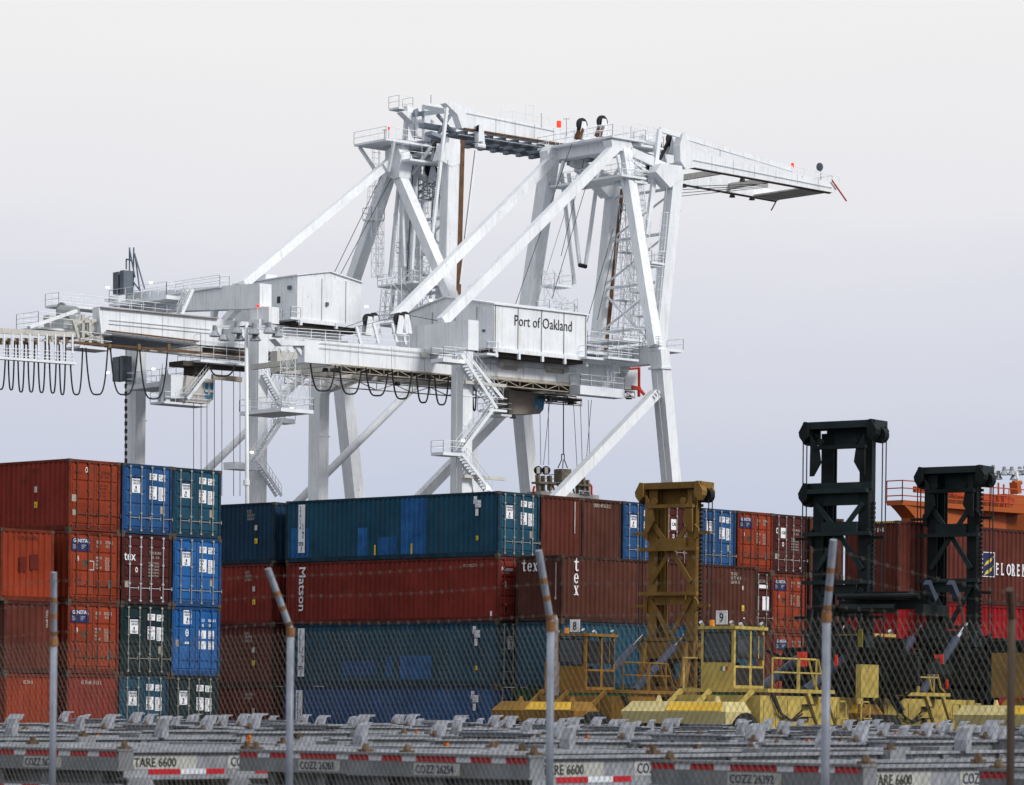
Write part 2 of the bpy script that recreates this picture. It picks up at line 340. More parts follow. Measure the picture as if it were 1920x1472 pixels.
def m_italia(f,word1='ITALIA',word2='LINE'):
    f.rect(.75,.40,1.15,2.42,wht)
    f.text(word1,.87,2.22,.13,navy,.8,.03,vert=True); f.text(word2,1.04,1.5,.13,navy,.8,.03,vert=True)
    f.text('FINMARE',.78,.78,.07,navy,.72,.03); f.text('GROUP',.80,.69,.07,navy,.8,.03); f.disc(.95,.60,.05,navy); f.text('U',.89,.46,.08,navy,1,.04)
    x=CL-1.35
    for a,b,z in((x,.18,2.28),(x-.02,.42,2.12),(x+.08,.32,1.97),(x+.1,.16,1.78),(x+.1,.16,1.64)): f.rect(a,z,a+b,z+.14,wht)
    f.text('ITALIA',x+.0,2.15,.06,navy,.9); f.text('4310',x+.1,2.0,.06,navy,1); f.rect(x+.14,.66,x+.28,.84,ylw); f.text('6',x+.17,.69,.11,blk,.7)
def emit_marks(f,t,gap=.16):
    q=f.m
    if not q.v: return
    # split into clusters of neighbouring pieces, each its own part
    fa=[]
    par=list(range(len(q.f)))
    def fd(i):
        while par[i]!=i: par[i]=par[par[i]]; i=par[i]
        return i
    owner={}
    for i,fc in enumerate(q.f):
        for v in fc:
            if v in owner: par[fd(i)]=fd(owner[v])
            else: owner[v]=i
    bb={}
    for i,fc in enumerate(q.f):
        r=fd(i); b=bb.setdefault(r,[9e9,-9e9,9e9,-9e9,[]])
        for v in fc:
            a=(q.v[v]-f.o).dot(f.r); z=q.v[v].z; b[0]=min(b[0],a);b[1]=max(b[1],a);b[2]=min(b[2],z);b[3]=max(b[3],z)
        b[4].append(i)
    L=list(bb.values()); ch=True
    while ch:
        ch=False; o=[]
        for b in L:
            for c in o:
                if b[0]-gap<c[1] and b[1]+gap>c[0] and b[2]-gap<c[3] and b[3]+gap>c[2]:
                    c[0]=min(c[0],b[0]);c[1]=max(c[1],b[1]);c[2]=min(c[2],b[2]);c[3]=max(c[3],b[3]);c[4]+=b[4]; ch=True; break
            else: o.append(b)
        L=o
    for b in L:
        idx={}; vs=[]; fs=[]; ms=[]
        for i in sorted(b[4]):
            ff=[]
            for v in q.f[i]:
                if v not in idx: idx[v]=len(vs); vs.append(q.v[v])
                ff.append(idx[v])
            fs.append(ff); ms.append(q.m[i])
        nm='label_plate' if len(fs[0])==4 and q.mats[ms[0]] is wht else 'lettering'
        used=sorted(set(ms)); me=bpy.data.meshes.new(nm); me.from_pydata(vs,[],fs); [me.materials.append(q.mats[k]) for k in used]; me.polygons.foreach_set('material_index',[used.index(k) for k in ms]); me.update()
        ob=bpy.data.objects.new(nm,me); COL.objects.link(ob); ob.parent=t; ORG[ob]=ORG[t]
def container(X,loc,yaw,color,label,door='A',front='door',Hh=CH,marks=None,side=None,sidemark=None,barm=None,group='stacked shipping containers',patches=None,sidecol=None):
    m=P_[color]; t=thing('shipping_container',label,'container',loc,yaw,group)
    shared('frame','frame',Hh,P_[color+'_frame'],t); shared('roof','roof_panel',Hh,m,t)
    for k in ('side0','sideW'):
        if patches and k==side:
            q=MB(); q.mats.append(m); 
            if k=='sideW': corr(q,(CL,CW-.012,0),(-1,0,0),(0,1,0),.11,CL-.11,.20,Hh-.10,patches,base=m)
            else: corr(q,(0,.012,0),(1,0,0),(0,-1,0),.11,CL-.11,.20,Hh-.10,patches,base=m)
            me=bpy.data.meshes.new('side_panel'); me.from_pydata(q.v,[],q.f); [me.materials.append(x) for x in q.mats]; me.polygons.foreach_set('material_index',q.m); me.update()
            ob=bpy.data.objects.new('side_panel',me); COL.objects.link(ob); ob.parent=t
        else: shared(k,'side_panel',Hh,m,t)
    if front=='door':
        ds=[shared('door%s%d'%(door,i),'door',Hh,m,t) for i in (0,1)]; shared('gasket','door_seal',Hh,blk,t)
        bm_=barm or silver
        for i,ys in enumerate(((2.07,1.53),(1.02,.44))):
            for y in ys: shared('lock%.2f'%y,'locking_bar',Hh,bm_,ds[i])
    else: shared('end','end_panel',Hh,m,t)
    shared('fend','end_panel',Hh,m,t)
    def mk(which,fn):
        f=Face(which,Hh); fn(f)
        emit_marks(f,t)
    if marks: mk('door',marks)
    if side and sidemark: mk(side,sidemark)
    if sidecol and side:
        for c in t.children:
            if c.name.startswith('side_panel'): c.material_slots[0].material=P_[sidecol]
    return t
RP=2.593
FB=Frame(-.648,135.41,.828); FA=Frame(-16.128,123.28,.829)
def colB(Fr,u,row,color,label,v=0,z0=0.0,**k): # long axis along v
    o=Fr.W(u+CW+.03,v+random.uniform(-.06,.06),z0+RP*(3-row)+.005)
    return container(None,o,Fr.ang+math.pi/2+R(random.uniform(-.18,.18)),color,label,**k)
dk=mat('soiled_lock_bar',(.09,.045,.03),.7,var=.4)
oz=dict(barm=dk,door='B')
# block A, left
zA=.21
colB(FA,0,0,'orange','topmost orange-red container at the left edge, long side and doors both showing',z0=zA,marks=m_redplain,side='sideW',sidecol='red',sidemark=lambda f:m_sidecode(f,CL-2.4,['ITLU 549500 0','US 4310','80'],dkred),**oz)
colB(FA,0,1,'orange','orange-red container with navy name panel and white bracket mark, second layer, left block',z0=zA,marks=lambda f:(m_genstar(f),f.rect(.98,1.18,1.2,1.2,wht),f.rect(.98,1.5,1.2,1.52,wht),f.rect(1.18,1.18,1.2,1.52,wht)),**oz)
colB(FA,0,2,'orange','bright orange-red container with a navy name panel, third from the top in the left stack',z0=zA,marks=lambda f:m_genstar(f,'OSTU 857231 5'),**oz)
colB(FA,0,3,'red','red container at the bottom of the left stack, its ribbed end bearing digits',z0=zA,front='end',marks=lambda f:m_end_digits(f,'65 70 65 15 12 6'))
colB(FA,2.52,0,'blue','blue container doors in the top layer, just right of the orange-red doors',z0=zA,marks=m_doors_blue)
colB(FA,2.52,1,'maroon','maroon container doors lettered tex, second layer between orange-red and blue doors',z0=zA,door='C',marks=m_maroon,barm=mat('pale_lock_bar',(.40,.42,.48),.5,var=.2))
colB(FA,2.52,2,'dgreen','dark green-blue container doors below the maroon tex container in the left block',z0=zA,marks=m_doors_blue)
colB(FA,2.52,3,'teal','bottom blue container doors in the left block, beside the red ribbed end',z0=zA,marks=lambda f:m_doors_blue(f,plate_z=1.5))
colB(FA,5.04,0,'teal','dark blue container doors at the top right corner of the left block',z0=zA,marks=lambda f:m_doors_blue(f,plate_z=1.5))
colB(FA,5.04,1,'bblue','bright blue container doors, second layer at the right end of the left block',z0=zA,marks=m_doors_blue)
colB(FA,5.04,2,'bblue','bright blue container with many small white plates, third layer of the left block',z0=zA,door='B',barm=P_['bblue'],marks=lambda f:m_doors_blue(f,alt=True))
colB(FA,5.04,3,'dgreen','dark teal container doors at the bottom right corner of the left block',z0=zA,marks=m_doors_blue)
colB(FA,-3.05,1,'orange','orange container end with two dark square patches at the left edge',z0=zA-.05,front='end',marks=lambda f:(m_end_digits(f,'1  TU 0  50 40 87 0',dkred),f.rect(.86,1.05,1.16,1.6,P_['dred']),f.rect(1.34,1.15,1.7,1.7,P_['dred'])))
colB(FA,-2.85,2,'brown2','red-brown container with vertical white code, third layer at the left edge',z0=zA-.03,front='end',marks=lambda f:f.text('TEXU 487901',1.9,2.3,.10,wht2,.8,rot=True),side='sideW',sidemark=lambda f:m_sidecode(f,CL-1.6,['XTRU 47','US 4310'],navy))
colB(FA,-2.85,3,'orange','orange container with white code letters at the bottom left corner of the picture',z0=zA-.03,front='end',marks=lambda f:m_end_digits(f,'02 54 0'),side='sideW',sidemark=lambda f:m_sidecode(f,CL-1.9,['OSTU','810751 6','US  4310'],wht2))
# block B, centre: long sides
def pt(*a): return [(x0,x1,z0,z1,P_[m]) for x0,x1,z0,z1,m in a]
fk=lambda f:[f.rect(x,.2,x+.09,.62,ylw) for x in (5.25,7.35)]
colB(FB,0,0,'teal','dark teal container with bright blue repainted patches, on top of the central stack',marks=m_doors_blue,side='sideW',sidemark=lambda f:(m_italia(f),fk(f)),patches=pt((.25,1.4,.2,1.45,'patch'),(4.3,4.85,.2,1.35,'patch'),(5.5,6.45,.2,.93,'patch'),(6.75,8.2,.2,2.6,'patch')))
colB(FB,0,1,'red','red container lettered Matson down its long side, second layer of the central stack',marks=m_matson,door='C',barm=P_['red'],side='sideW',sidemark=lambda f:(f.text('Matson',.80,2.38,.40,wht,1.12,.012,rot=True),f.text('MLCU 462225 8',CL-1.9,2.2,.12,wht2,.65),f.rect(CL-.4,.22,CL-.3,.42,wht)))
colB(FB,0,2,'teal','dark teal container with one pale blue patch, third layer of the central stack',side='sideW',sidemark=m_italia,marks=lambda f:group_plate(f,.6,1.5),patches=pt((3.4,5.3,.45,1.05,'blue'),(5.9,6.3,.4,1.2,'patch'),(6.75,8.5,.3,1.25,'patch')),barm=tanm)
colB(FB,0,3,'blue','blue container at the bottom of the central stack behind the fence',side='sideW',sidemark=lambda f:m_italia(f,'ADRIATIC','LINE'),barm=tanm)
# block C behind, long sides only
FC=Frame(*(lambda p:(p.x,p.y))(FB.W(0,12.9,0)),.828)
for row,(c,lb,ln,ex) in enumerate((('navy','slate blue container in the top layer between the left block and the central stack',['ICCU','552520 4','GB 4310'],.0),('red','red container in the second layer, between the left block and the Matson container',['GSTU','47609 8','US 4310'],0),('brown2','brown container in the third layer, between the left block and the central stack',['ICAU','229997 8','US 4310'],0),('dred','dark red container in the bottom layer, between the left block and the central stack',['IAU 42927 1','US 4310'],0))):
    colB(FC,0,row,c,lb,front='end' if row else 'end',side='sideW',sidemark=lambda f,ln=ln:m_sidecode(f,CL-1.7,ln,wht2))
# row of ends to the right of the central stack
ends=[(2.52,'brown2','end','red-brown ribbed container end with a vertical white line, right of the teal doors',lambda f:f.rect(2.02,1.1,2.07,2.4,wht2)),
(5.04,'brown','end','dark brown ribbed container end with white digits along its top edge',lambda f:f.text('CRXU 49 76 32 3',.7,2.25,.14,wht2,.72,.01)),
(7.56,'blue','door','blue container doors in the top layer, partly behind the ochre mast',lambda f:m_doors_blue(f)),
(10.08,'maroon','door','maroon container doors seen through the ochre mast in the top layer',lambda f:m_maroon(f,False)),
(12.6,'blue','door','blue container doors in the top layer, just right of the ochre mast',lambda f:m_doors_blue(f)),
(15.12,'orange','door','orange-red container with a navy name panel, top layer, right of the ochre mast',lambda f:m_genstar(f,'GSTU 725408 9')),
(17.64,'maroon','door','maroon container doors with a white square label, left of the tallest black mast',lambda f:m_maroon(f,False)),
(20.16,'brown','end','brown container in the top layer hidden mostly by the tall black mast',None)]
for u,c,fr,lb,mk_ in ends:
    colB(FB,u,0,c,lb,front=fr,marks=mk_,**(dict(door='B',barm=dk) if c=='orange' else dict(door='C') if c=='maroon' else {}))
low=[('navy','blue'),('brown','navy'),('dred','brown2'),('teal','brown'),('brown2','orange')]
for row in (1,2,3):
    for u,lbp in ((15.12,'behind the right end of the long brown container'),(17.64,'left of the tall black mast'),(20.16,'behind the tall black mast')):
        nm={1:'second',2:'third',3:'bottom'}[row]
        c={(1,15.12):'maroon',(1,17.64):'orange',(2,17.64):'orange',(2,15.12):'brown2'}.get((row,u),'brown2')
        dd=dict(front='door',door='B',barm=dk) if c=='orange' else dict(front='door',door='C') if c=='maroon' else dict(front='end')
        mk_=(lambda f:m_genstar(f,'GSTU 72'+rnum(4)+' 1')) if c=='orange' else (lambda f:(f.rect(1.4,.95,1.5,1.55,wht),f.rect(1.75,.95,2.2,1.55,wht),f.text('KS 2'+rnum(4),1.5,2.15,.12,wht2,.65),f.rect(1.5,1.9,2.1,2.05,wht))) if c=='maroon' else None
        colB(FB,u,row,c,{'orange':'orange-red','maroon':'maroon','brown2':'red-brown'}[c]+' container in the '+nm+' layer, '+lbp,marks=mk_,**dd)
# tex container turned across, in front of the row
FT=Frame(1.884,133.70,.822)
def serif(f,ch,a,z,h): # slab-serif letters t e x
    w=h*.52
    if ch=='t':
        f.poly([(a+w*.30,z+h*.12),(a+w*.52,z),(a+w*.95,z+h*.04),(a+w*1.0,z+h*.12),(a+w*.70,z+h*.11),(a+w*.62,z+h*.2),(a+w*.62,z+h),(a+w*.5,z+h*1.0),(a+w*.30,z+h*.78)],wht); f.rect(a,z+h*.66,a+w*.95,z+h*.76,wht,2)
    if ch=='e':
        n=18; o=[(a+w*.5+w*.5*math.cos(t),z+h*.36+h*.38*math.sin(t)) for t in [R(0+i*(325/n)) for i in range(n+1)]]; q=[(a+w*.5+w*.22*math.cos(t),z+h*.36+h*.30*math.sin(t)) for t in [R(0+i*(325/n)) for i in range(n+1)]]
        f.m.add([f.pt(*p,1) for p in o+q],[(i,i+1,n+2+i,n+1+i) for i in range(n)],wht); f.rect(a+w*.1,z+h*.33,a+w*.98,z+h*.42,wht,2)
    if ch=='x':
        f.poly([(a+w*.05,z+h*.7),(a+w*.38,z+h*.7),(a+w*.98,z),(a+w*.62,z)],wht); f.poly([(a+w*.12,z),(a+w*.26,z),(a+w*.92,z+h*.7),(a+w*.78,z+h*.7)],wht,2)
        for x0,x1 in ((-.03,.45),(.62,1.05)):
            f.rect(a+w*x0,z+h*.66,a+w*x1,z+h*.71,wht,3); f.rect(a+w*x0,z,a+w*(x1),z+h*.05,wht,3)
def m_texend(f):
    for i,ch in enumerate('tex'): serif(f,ch,.32+i*.30,1.98,.46)
    f.rect(2.12,.95,2.16,2.3,wht2); f.rect(2.08,.85,2.18,.95,wht2)
def m_texside(f):
    for i,ch in enumerate('tex'): serif(f,ch,.72,1.98-i*.47,.52)
    for i,l in enumerate(('TE XU','43 77 42 8','GB 43 10')): f.text(l,CL-1.75,2.18-.17*i,.13,wht2,.85)
    f.disc(CL-.95,1.68,.10,wht2); f.rect(CL-1.0,.72,CL-.84,.96,ylw); f.text('6',CL-.96,.76,.14,blk,.7); f.rect(CL-.9,.4,CL-.78,.45,wht)
def colT(row,color,label,**k):
    return container(None,FT.W(random.uniform(-.05,.05)*0,0,RP*(3-row)+.005),FT.ang,color,label,front='end',**k)
colT(1,'brown','long brown container lettered tex on its side and end, behind the ochre mast',marks=m_texend,side='side0',sidemark=m_texside)
colT(2,'teal','dark teal container directly under the long brown tex container, behind the number 8 cab',side='side0',sidemark=lambda f:f.rect(CL-1.1,.66,CL-.96,.84,ylw))
colT(3,'green','green container at the bottom below the dark teal one, behind the ochre fender',side='side0',sidemark=lambda f:(f.rect(.6,1.3,.9,1.4,wht2),[f.ring(.75+.12*(i%2),.9+.22*(i//2),.1,ylw,.4) for i in range(4)]))
# right side block
pr=atY(1684,968,124.0); FR_=Frame(pr.x,pr.y,.80)
for k,(c,lb) in enumerate((('fred','vivid red container at the bottom right, lowest of its stack behind the fence'),('fred','vivid red container under the red-brown container with the yellow and navy emblem'),('brown2','red-brown container with a yellow and navy emblem at the right edge'))):
    z=k*2.9
    def flor(f,k=k):
        if k==2:
            A=5.15
            f.rect(A,1.05,A+.77,1.98,wht); f.rect(A+.03,1.08,A+.74,1.95,navy,1)
            for dz in (0,-.36): f.poly([(A+.1,1.45+dz),(A+.22,1.62+dz),(A+.45,1.72+dz),(A+.7,1.85+dz),(A+.62,1.70+dz),(A+.4,1.55+dz),(A+.22,1.5+dz)],ylw,2)
            x=A+.86
            for ch in 'FLORENS':
                f.text(ch,x,1.15,.44,wht,.58,.018); f.rect(x-.03,1.14,x+.12,1.18,wht,2) if ch in 'FLREN' else None; f.rect(x-.03,1.56,x+.08,1.60,wht,2) if ch in 'FLREN' else None
                x+=.335
        elif k==1: f.text('CAI',1.0,.9,.3,wht,.9,.02)
    def fend(f,k=k):
        if k==2:
            f.text('3 8 48',1.35,2.5,.16,wht,.8)
    t=container(None,FR_.W(0,0,z+.01),FR_.ang,c,lb,front='end',Hh=2.9,side='side0',sidemark=flor,marks=fend)
    if k>0:
        q=Face('door',2.9)
        for i in range(22): q.poly([(.15+.1*i,2.82),(.20+.1*i,2.82),(.25+.1*i,2.89),(.20+.1*i,2.89)],ylw,1)
        emit_marks(q,t)
# ---------------------------------------------------------------- quay cranes
K=Frame(-5.07,325.0,math.atan2(.656,.755))
def Pv(x,y,v): return K.P(x,y,v=v)
def Pu(x,y,u): return K.P(x,y,u=u)
def sh(p,dv): return p+K.v*dv
def ground_ext(p,q): # extend line p->q to z=0
    t=p.z/(p.z-q.z); return p+(q-p)*t
def ext_u(p,q,u):
    a=K.L(p)[0]; b=K.L(q)[0]; return p+(q-p)*((u-a)/(b-a))
NOSPLIT=set('lift_chain festoon_guard elevator_track stair_flight handrail house_fascia'.split())
def clusters(q,gap=.03):
    n=len(q.f)
    if n>1500: return [q]
    par=list(range(len(q.v)))
    def fd(i):
        while par[i]!=i: par[i]=par[par[i]]; i=par[i]
        return i
    for f in q.f:
        for v in f[1:]: par[fd(v)]=fd(f[0])
    bb={}
    for k,f in enumerate(q.f):
        r=fd(f[0]); b=bb.setdefault(r,[[9e9]*3,[-9e9]*3,[]]); b[2].append(k)
        for v in f:
            for a in range(3): b[0][a]=min(b[0][a],q.v[v][a]); b[1][a]=max(b[1][a],q.v[v][a])
    L=list(bb.values())
    if len(L)>260: return [q]
    ch=True
    while ch:
        ch=False; o=[]
        for b in L:
            for c in o:
                if all(b[0][a]-gap<c[1][a] and b[1][a]+gap>c[0][a] for a in range(3)):
                    c[0]=[min(x,y) for x,y in zip(c[0],b[0])]; c[1]=[max(x,y) for x,y in zip(c[1],b[1])]; c[2]+=b[2]; ch=True; break
            else: o.append(b)
        L=o
    if not 2<=len(L)<=14: return [q]
    R_=[]
    for b in L:
        p=MB(); p.mats=list(q.mats); ix={}
        for k in sorted(b[2]):
            ff=[]
            for v in q.f[k]:
                if v not in ix: ix[v]=len(p.v); p.v.append(q.v[v])
                ff.append(ix[v])
            p.f.append(ff); p.m.append(q.m[k])
        R_.append(p)
    return R_
def part(name,m,root,fn,**k):
    q=MB(); fn(q); o=None
    for p in ([q] if name in NOSPLIT else clusters(q)):
        x=p.build(name,m,root,**k); o=o or x
    return o
def beam(name,root,p,q,wa,wb,m=None,a=None,**k): return part(name,m or white,root,lambda q_:q_.bar(p,q,a or K.v,wa,wb,**k))
def plate(name,root,pts,v,th,m=None): return part(name,m or white,root,lambda q:q.prism([Pv(x,y,v) for x,y in pts],K.v*th))
def deck(root,N_,du,dv,rh=1.1,th=.22,m=None,name='walkway',sides=(1,1,1,1),mid=2):
    d=part(name,m or white2,root,lambda q:q.hexa([N_-ZUP*th,N_+K.u*du-ZUP*th,N_+K.u*du+K.v*dv-ZUP*th,N_+K.v*dv-ZUP*th],[N_,N_+K.u*du,N_+K.u*du+K.v*dv,N_+K.v*dv]))
    c=[N_,N_+K.u*du,N_+K.u*du+K.v*dv,N_+K.v*dv,N_]
    q=MB()
    for i in range(4):
        if sides[i]: q.rail(c[i:i+2],rh,1.5,.032,mid)
    o=q.build('guard_rail',white2,None); 
    if o: reparent(o,d,root)
    return d
def reparent(o,par,root):
    for v in o.data.vertices: v.co-=ORG[root]
    o.parent=par; ORG[o]=ORG[root]
def sub(name,m,par,root,fn):
    q=MB(); fn(q); r=None
    for p in ([q] if name in NOSPLIT else clusters(q)):
        o=p.build(name,m,None); reparent(o,par,root); r=r or o
    return r
def truss(q,a,b,dz,pit,r=.06,side=None,w=0):
    a=Vector(a);b=Vector(b); n=max(2,round((b-a).length/pit)); D=Vector(dz)
    q.tube(a,b,r,4); q.tube(a+D,b+D,r,4)
    for i in range(n+1):
        p=a.lerp(b,i/n); q.tube(p,p+D,r*.8,4)
        if i<n: c=a.lerp(b,(i+1)/n); q.tube(p,c+D,r*.8,4) if i%2 else q.tube(p+D,c,r*.8,4)
def tower(q,a,b,w,pit=1.4,r=.05):
    a=Vector(a);b=Vector(b); cs=[K.u*(i*w/2)+K.v*(j*w/2) for i,j in((-1,-1),(1,-1),(1,1),(-1,1))]; n=max(2,round((b-a).length/pit))
    for c in cs: q.tube(a+c,b+c,r,4)
    for i in range(n):
        p=a.lerp(b,i/n);s=a.lerp(b,(i+1)/n)
        for k in range(4):
            c,d=cs[k],cs[(k+1)%4]; q.tube(p+c,p+d,r*.7,3); (q.tube(p+c,s+d,r*.7,3) if i%2 else q.tube(p+d,s+c,r*.7,3))
def ladder(q,a,b,cage=True,w=.5):
    a=Vector(a);b=Vector(b); n=max(2,round((b-a).length/.6))
    for s in (-w/2,w/2): q.tube(a+K.u*s,b+K.u*s,.03,4)
    for i in range(n): p=a.lerp(b,i/n); q.tube(p-K.u*w/2,p+K.u*w/2,.022,3)
    if cage:
        n=max(2,round((b-a).length/1.3))
        for i in range(n):
            p=a.lerp(b,i/n); pts=[p+K.u*(.42*math.cos(t))-K.v*(.1+.65*math.sin(t)) for t in [math.pi*j/5 for j in range(6)]]; q.path(pts,.025,3)
        for t in (0.2,1.57,2.9): o=K.u*(.42*math.cos(t))-K.v*(.1+.65*math.sin(t)); q.tube(a+o,b+o,.022,3)
def stair(root,p,q_,w=.9,name='stair_flight'):
    p=Vector(p);q_=Vector(q_); s=part(name,white2,root,lambda q:([q.bar(p+K.v*o,q_+K.v*o,K.v,.07,.32) for o in (0,w)],[q.bar(a+K.v*.04,a+K.v*(w-.04),ZUP,.05,.26) for a in [p.lerp(q_,(i+.5)/n) for n in [max(4,round(abs(p.z-q_.z)/.26))] for i in range(n)]]))
    sub('handrail',white2,s,root,lambda q:[(q.tube(p+K.v*o+ZUP*h,q_+K.v*o+ZUP*h,.03,4)) for o in (0,w) for h in (.55,1.05)]+[q.tube(a+K.v*o,a+K.v*o+ZUP*1.05,.028,3) for o in (0,w) for a in [p.lerp(q_,i/7) for i in range(8)]])
    return s
def loops(root,L,v,r=.085,name='festoon_cable'):
    for x0,x1,yb,y0,y1 in L:
        pts=[]
        for i in range(17):
            t=i/16; x=x0+(x1-x0)*(0.5-0.5*math.cos(math.pi*t)) if False else x0+(x1-x0)*t
            c=abs(2*t-1); y=yb+(((y0 if t<.5 else y1))-yb)*(c**2.4)
            pts.append(Pv(x0+(x1-x0)*(.5+.5*math.copysign(abs(2*t-1)**.62,2*t-1)),y,v))
        part(name,blacks,root,lambda q:q.sweep(pts,r,6))
def sheave(root,x,y,v,r=.75,m=None): # pulley wheel with white frame
    c=Pv(x,y,v); w=part('sheave',blacks,root,lambda q:(q.tube(c-K.v*.12,c+K.v*.12,r,14),q.tube(c-K.v*.2,c+K.v*.2,r*.25,8)))
    sub('sheave_frame',white,w,root,lambda q:[q.prism([c+K.v*o-K.u*(r*.9)-ZUP*1.5,c+K.v*o+K.u*(r*1.1)-ZUP*1.5,c+K.v*o+K.u*.25+ZUP*.3,c+K.v*o-K.u*.25+ZUP*.3],K.v*.06) for o in (-.35,.3)])
def floodlamp(root,p,lit=False):
    o=part('floodlight',lamp if lit else blacks,root,lambda q:(q.tube(p,p-ZUP*.35,.22,8,r2=.34)))
    return o
def cab(root,near,v,w,wins,m):
    c=plate('operator_cab',root,near,v,w,m)
    for i,wn in enumerate(wins): sub('cab_window',glassb,c,root,lambda q:q.prism([Pv(x,y,v-.03) for x,y in wn],K.v*.02))
    return c
def house(root,x0,x1,yt0,yt1,yb0,yb1,v,hw,gable_u=True,peak=None,text=False):
    A=Pv(x0,yt0,v);B=Pv(x0,yb0,v);u0=K.L(A)[0];C=Pv(x1,(yt1+yb1)/2,v);u1=K.L(C)[0]
    zt=A.z;zb=B.z; zt1=Pv(x1,yt1,v).z; zb1=Pv(x1,yb1,v).z; zt1=(zt+zt1)/2; zb1=(zb+zb1)/2; zt=zt1;zb=zb1
    W=lambda u,vv,z:K.W(u,vv,z)
    b=part('machinery_house',white,root,lambda q:q.hexa([W(u0,v,zb),W(u1,v,zb),W(u1,v+hw,zb),W(u0,v+hw,zb)],[W(u0,v,zt),W(u1,v,zt),W(u1,v+hw,zt),W(u0,v+hw,zt)]))
    if peak=='u': rid=[(u0-.15,v+hw/2,zt+peakh),(u1+.15,v+hw/2,zt+peakh)]
    return b,u0,u1,zt,zb
def roof(b,root,u0,u1,v,hw,zt,ph,along_u=True):
    e=.2
    def f(q):
        if along_u:
            for (va,vb) in ((v-e,v+hw/2),(v+hw+e,v+hw/2)):
                q.hexa([K.W(u0-e,va,zt-.02),K.W(u1+e,va,zt-.02),K.W(u1+e,vb,zt+ph),K.W(u0-e,vb,zt+ph)],[K.W(u0-e,va,zt+.12),K.W(u1+e,va,zt+.12),K.W(u1+e,vb,zt+ph+.14),K.W(u0-e,vb,zt+ph+.14)])
            q.prism([K.W(u0+.01,v,zt),K.W(u0+.01,v+hw,zt),K.W(u0+.01,v+hw/2,zt+ph)],K.u*(u1-u0-.02))
        else:
            um=(u0+u1)/2
            for (ua,) in ((u0-e,),(u1+e,)):
                q.hexa([K.W(ua,v-e,zt-.02),K.W(ua,v+hw+e,zt-.02),K.W(um,v+hw+e,zt+ph),K.W(um,v-e,zt+ph)],[K.W(ua,v-e,zt+.1),K.W(ua,v+hw+e,zt+.1),K.W(um,v+hw+e,zt+ph+.12),K.W(um,v-e,zt+ph+.12)])
            q.prism([K.W(u0,v+.01,zt),K.W(u1,v+.01,zt),K.W(um,v+.01,zt+ph)],K.v*(hw-.02))
    return sub('house_roof',white,b,root,f)
seam=mat('panel_seam_shadow_gap',(.22,.22,.22),.8); 
# ---- crane one (near, with the lettered machinery house)
c1=thing('quay_crane','white quay crane with the lettered machinery house and the tall backstays, nearer of two','crane',K.W(0,0,0),0,'white quay cranes')
p=Pv(867,660,0); beam('leg',c1,p,Vector((p.x,p.y,0)),1.75,1.2)
p=Pv(599,690,22); beam('leg',c1,p,Vector((p.x,p.y,0)),1.75,1.2)
wn=Pv(1236,655,0); wnb=ground_ext(wn,Pv(1261,930,0)); beam('leg',c1,wn,wnb,1.65,1.2)
wf=Pv(970,680,22); wfb=ground_ext(wf,Pv(993,920,22)); beam('leg',c1,wf,wfb,1.7,1.25)
uw=K.L(wn)[0]
part('leg_collar',white,c1,lambda q:(q.bar(Pv(1238,689,0),Pv(1238,693,0),K.v,1.95,1.5)))
for (a,b,v) in (((1229,738),(1050,925),0),((973,742),(800,920),22)):
    A=Pv(*a,v);B=ext_u(A,Pv(*b,v),.8); beam('diagonal_brace',c1,A,B,.9,.95)
A=Pv(1217,740,0); part('brace_flange',white2,c1,lambda q:[q.bar(Pv(1218+4*i,742-5*i,0),Pv(1222+4*i,748-5*i,0),K.v,1.25,.12) for i in range(3)])
# sill and portal crossbeams
za=Pv(869,601,0).z; zb=Pv(869,657,0).z
part('portal_crossbeam',white,c1,lambda q:q.hexa([K.W(-.1,-.9,zb),K.W(1.2,-.9,zb),K.W(1.2,8.3,zb),K.W(-.1,8.3,zb)],[K.W(-.1,-.9,za),K.W(1.2,-.9,za),K.W(1.2,8.3,za),K.W(-.1,8.3,za)]))
part('portal_crossbeam',white,c1,lambda q:q.hexa([K.W(.1,8.3,zb-.4),K.W(1.1,8.3,zb-.4),K.W(1.1,22,zb-2.6),K.W(.1,22,zb-2.6)],[K.W(.1,8.3,zb+.6),K.W(1.1,8.3,zb+.6),K.W(1.1,22,zb-1.2),K.W(.1,22,zb-1.2)]))
zc=wn.z; beam('portal_crossbeam',c1,K.W(uw,.8,zc-.5),K.W(uw,21.5,zc-.5),1.9,1.3,a=ZUP)
for v in (0,22): part('sill_beam',white,c1,lambda q:q.bar(K.W(-2,v,2.2),K.W(uw+8,v,2.2),K.v,1.2,1.8))
for u in (0,uw+3.5):
    for v in (0,22): part('bogie_wheel_set',greyst,c1,lambda q:[q.tube(K.W(u+d,v-.3,.45),K.W(u+d,v+.3,.45),.45,12) for d in (-1.8,-.6,.6,1.8)]+[q.bar(K.W(u-2.3,v,1.0),K.W(u+2.3,v,1.0),K.v,.9,.7)])
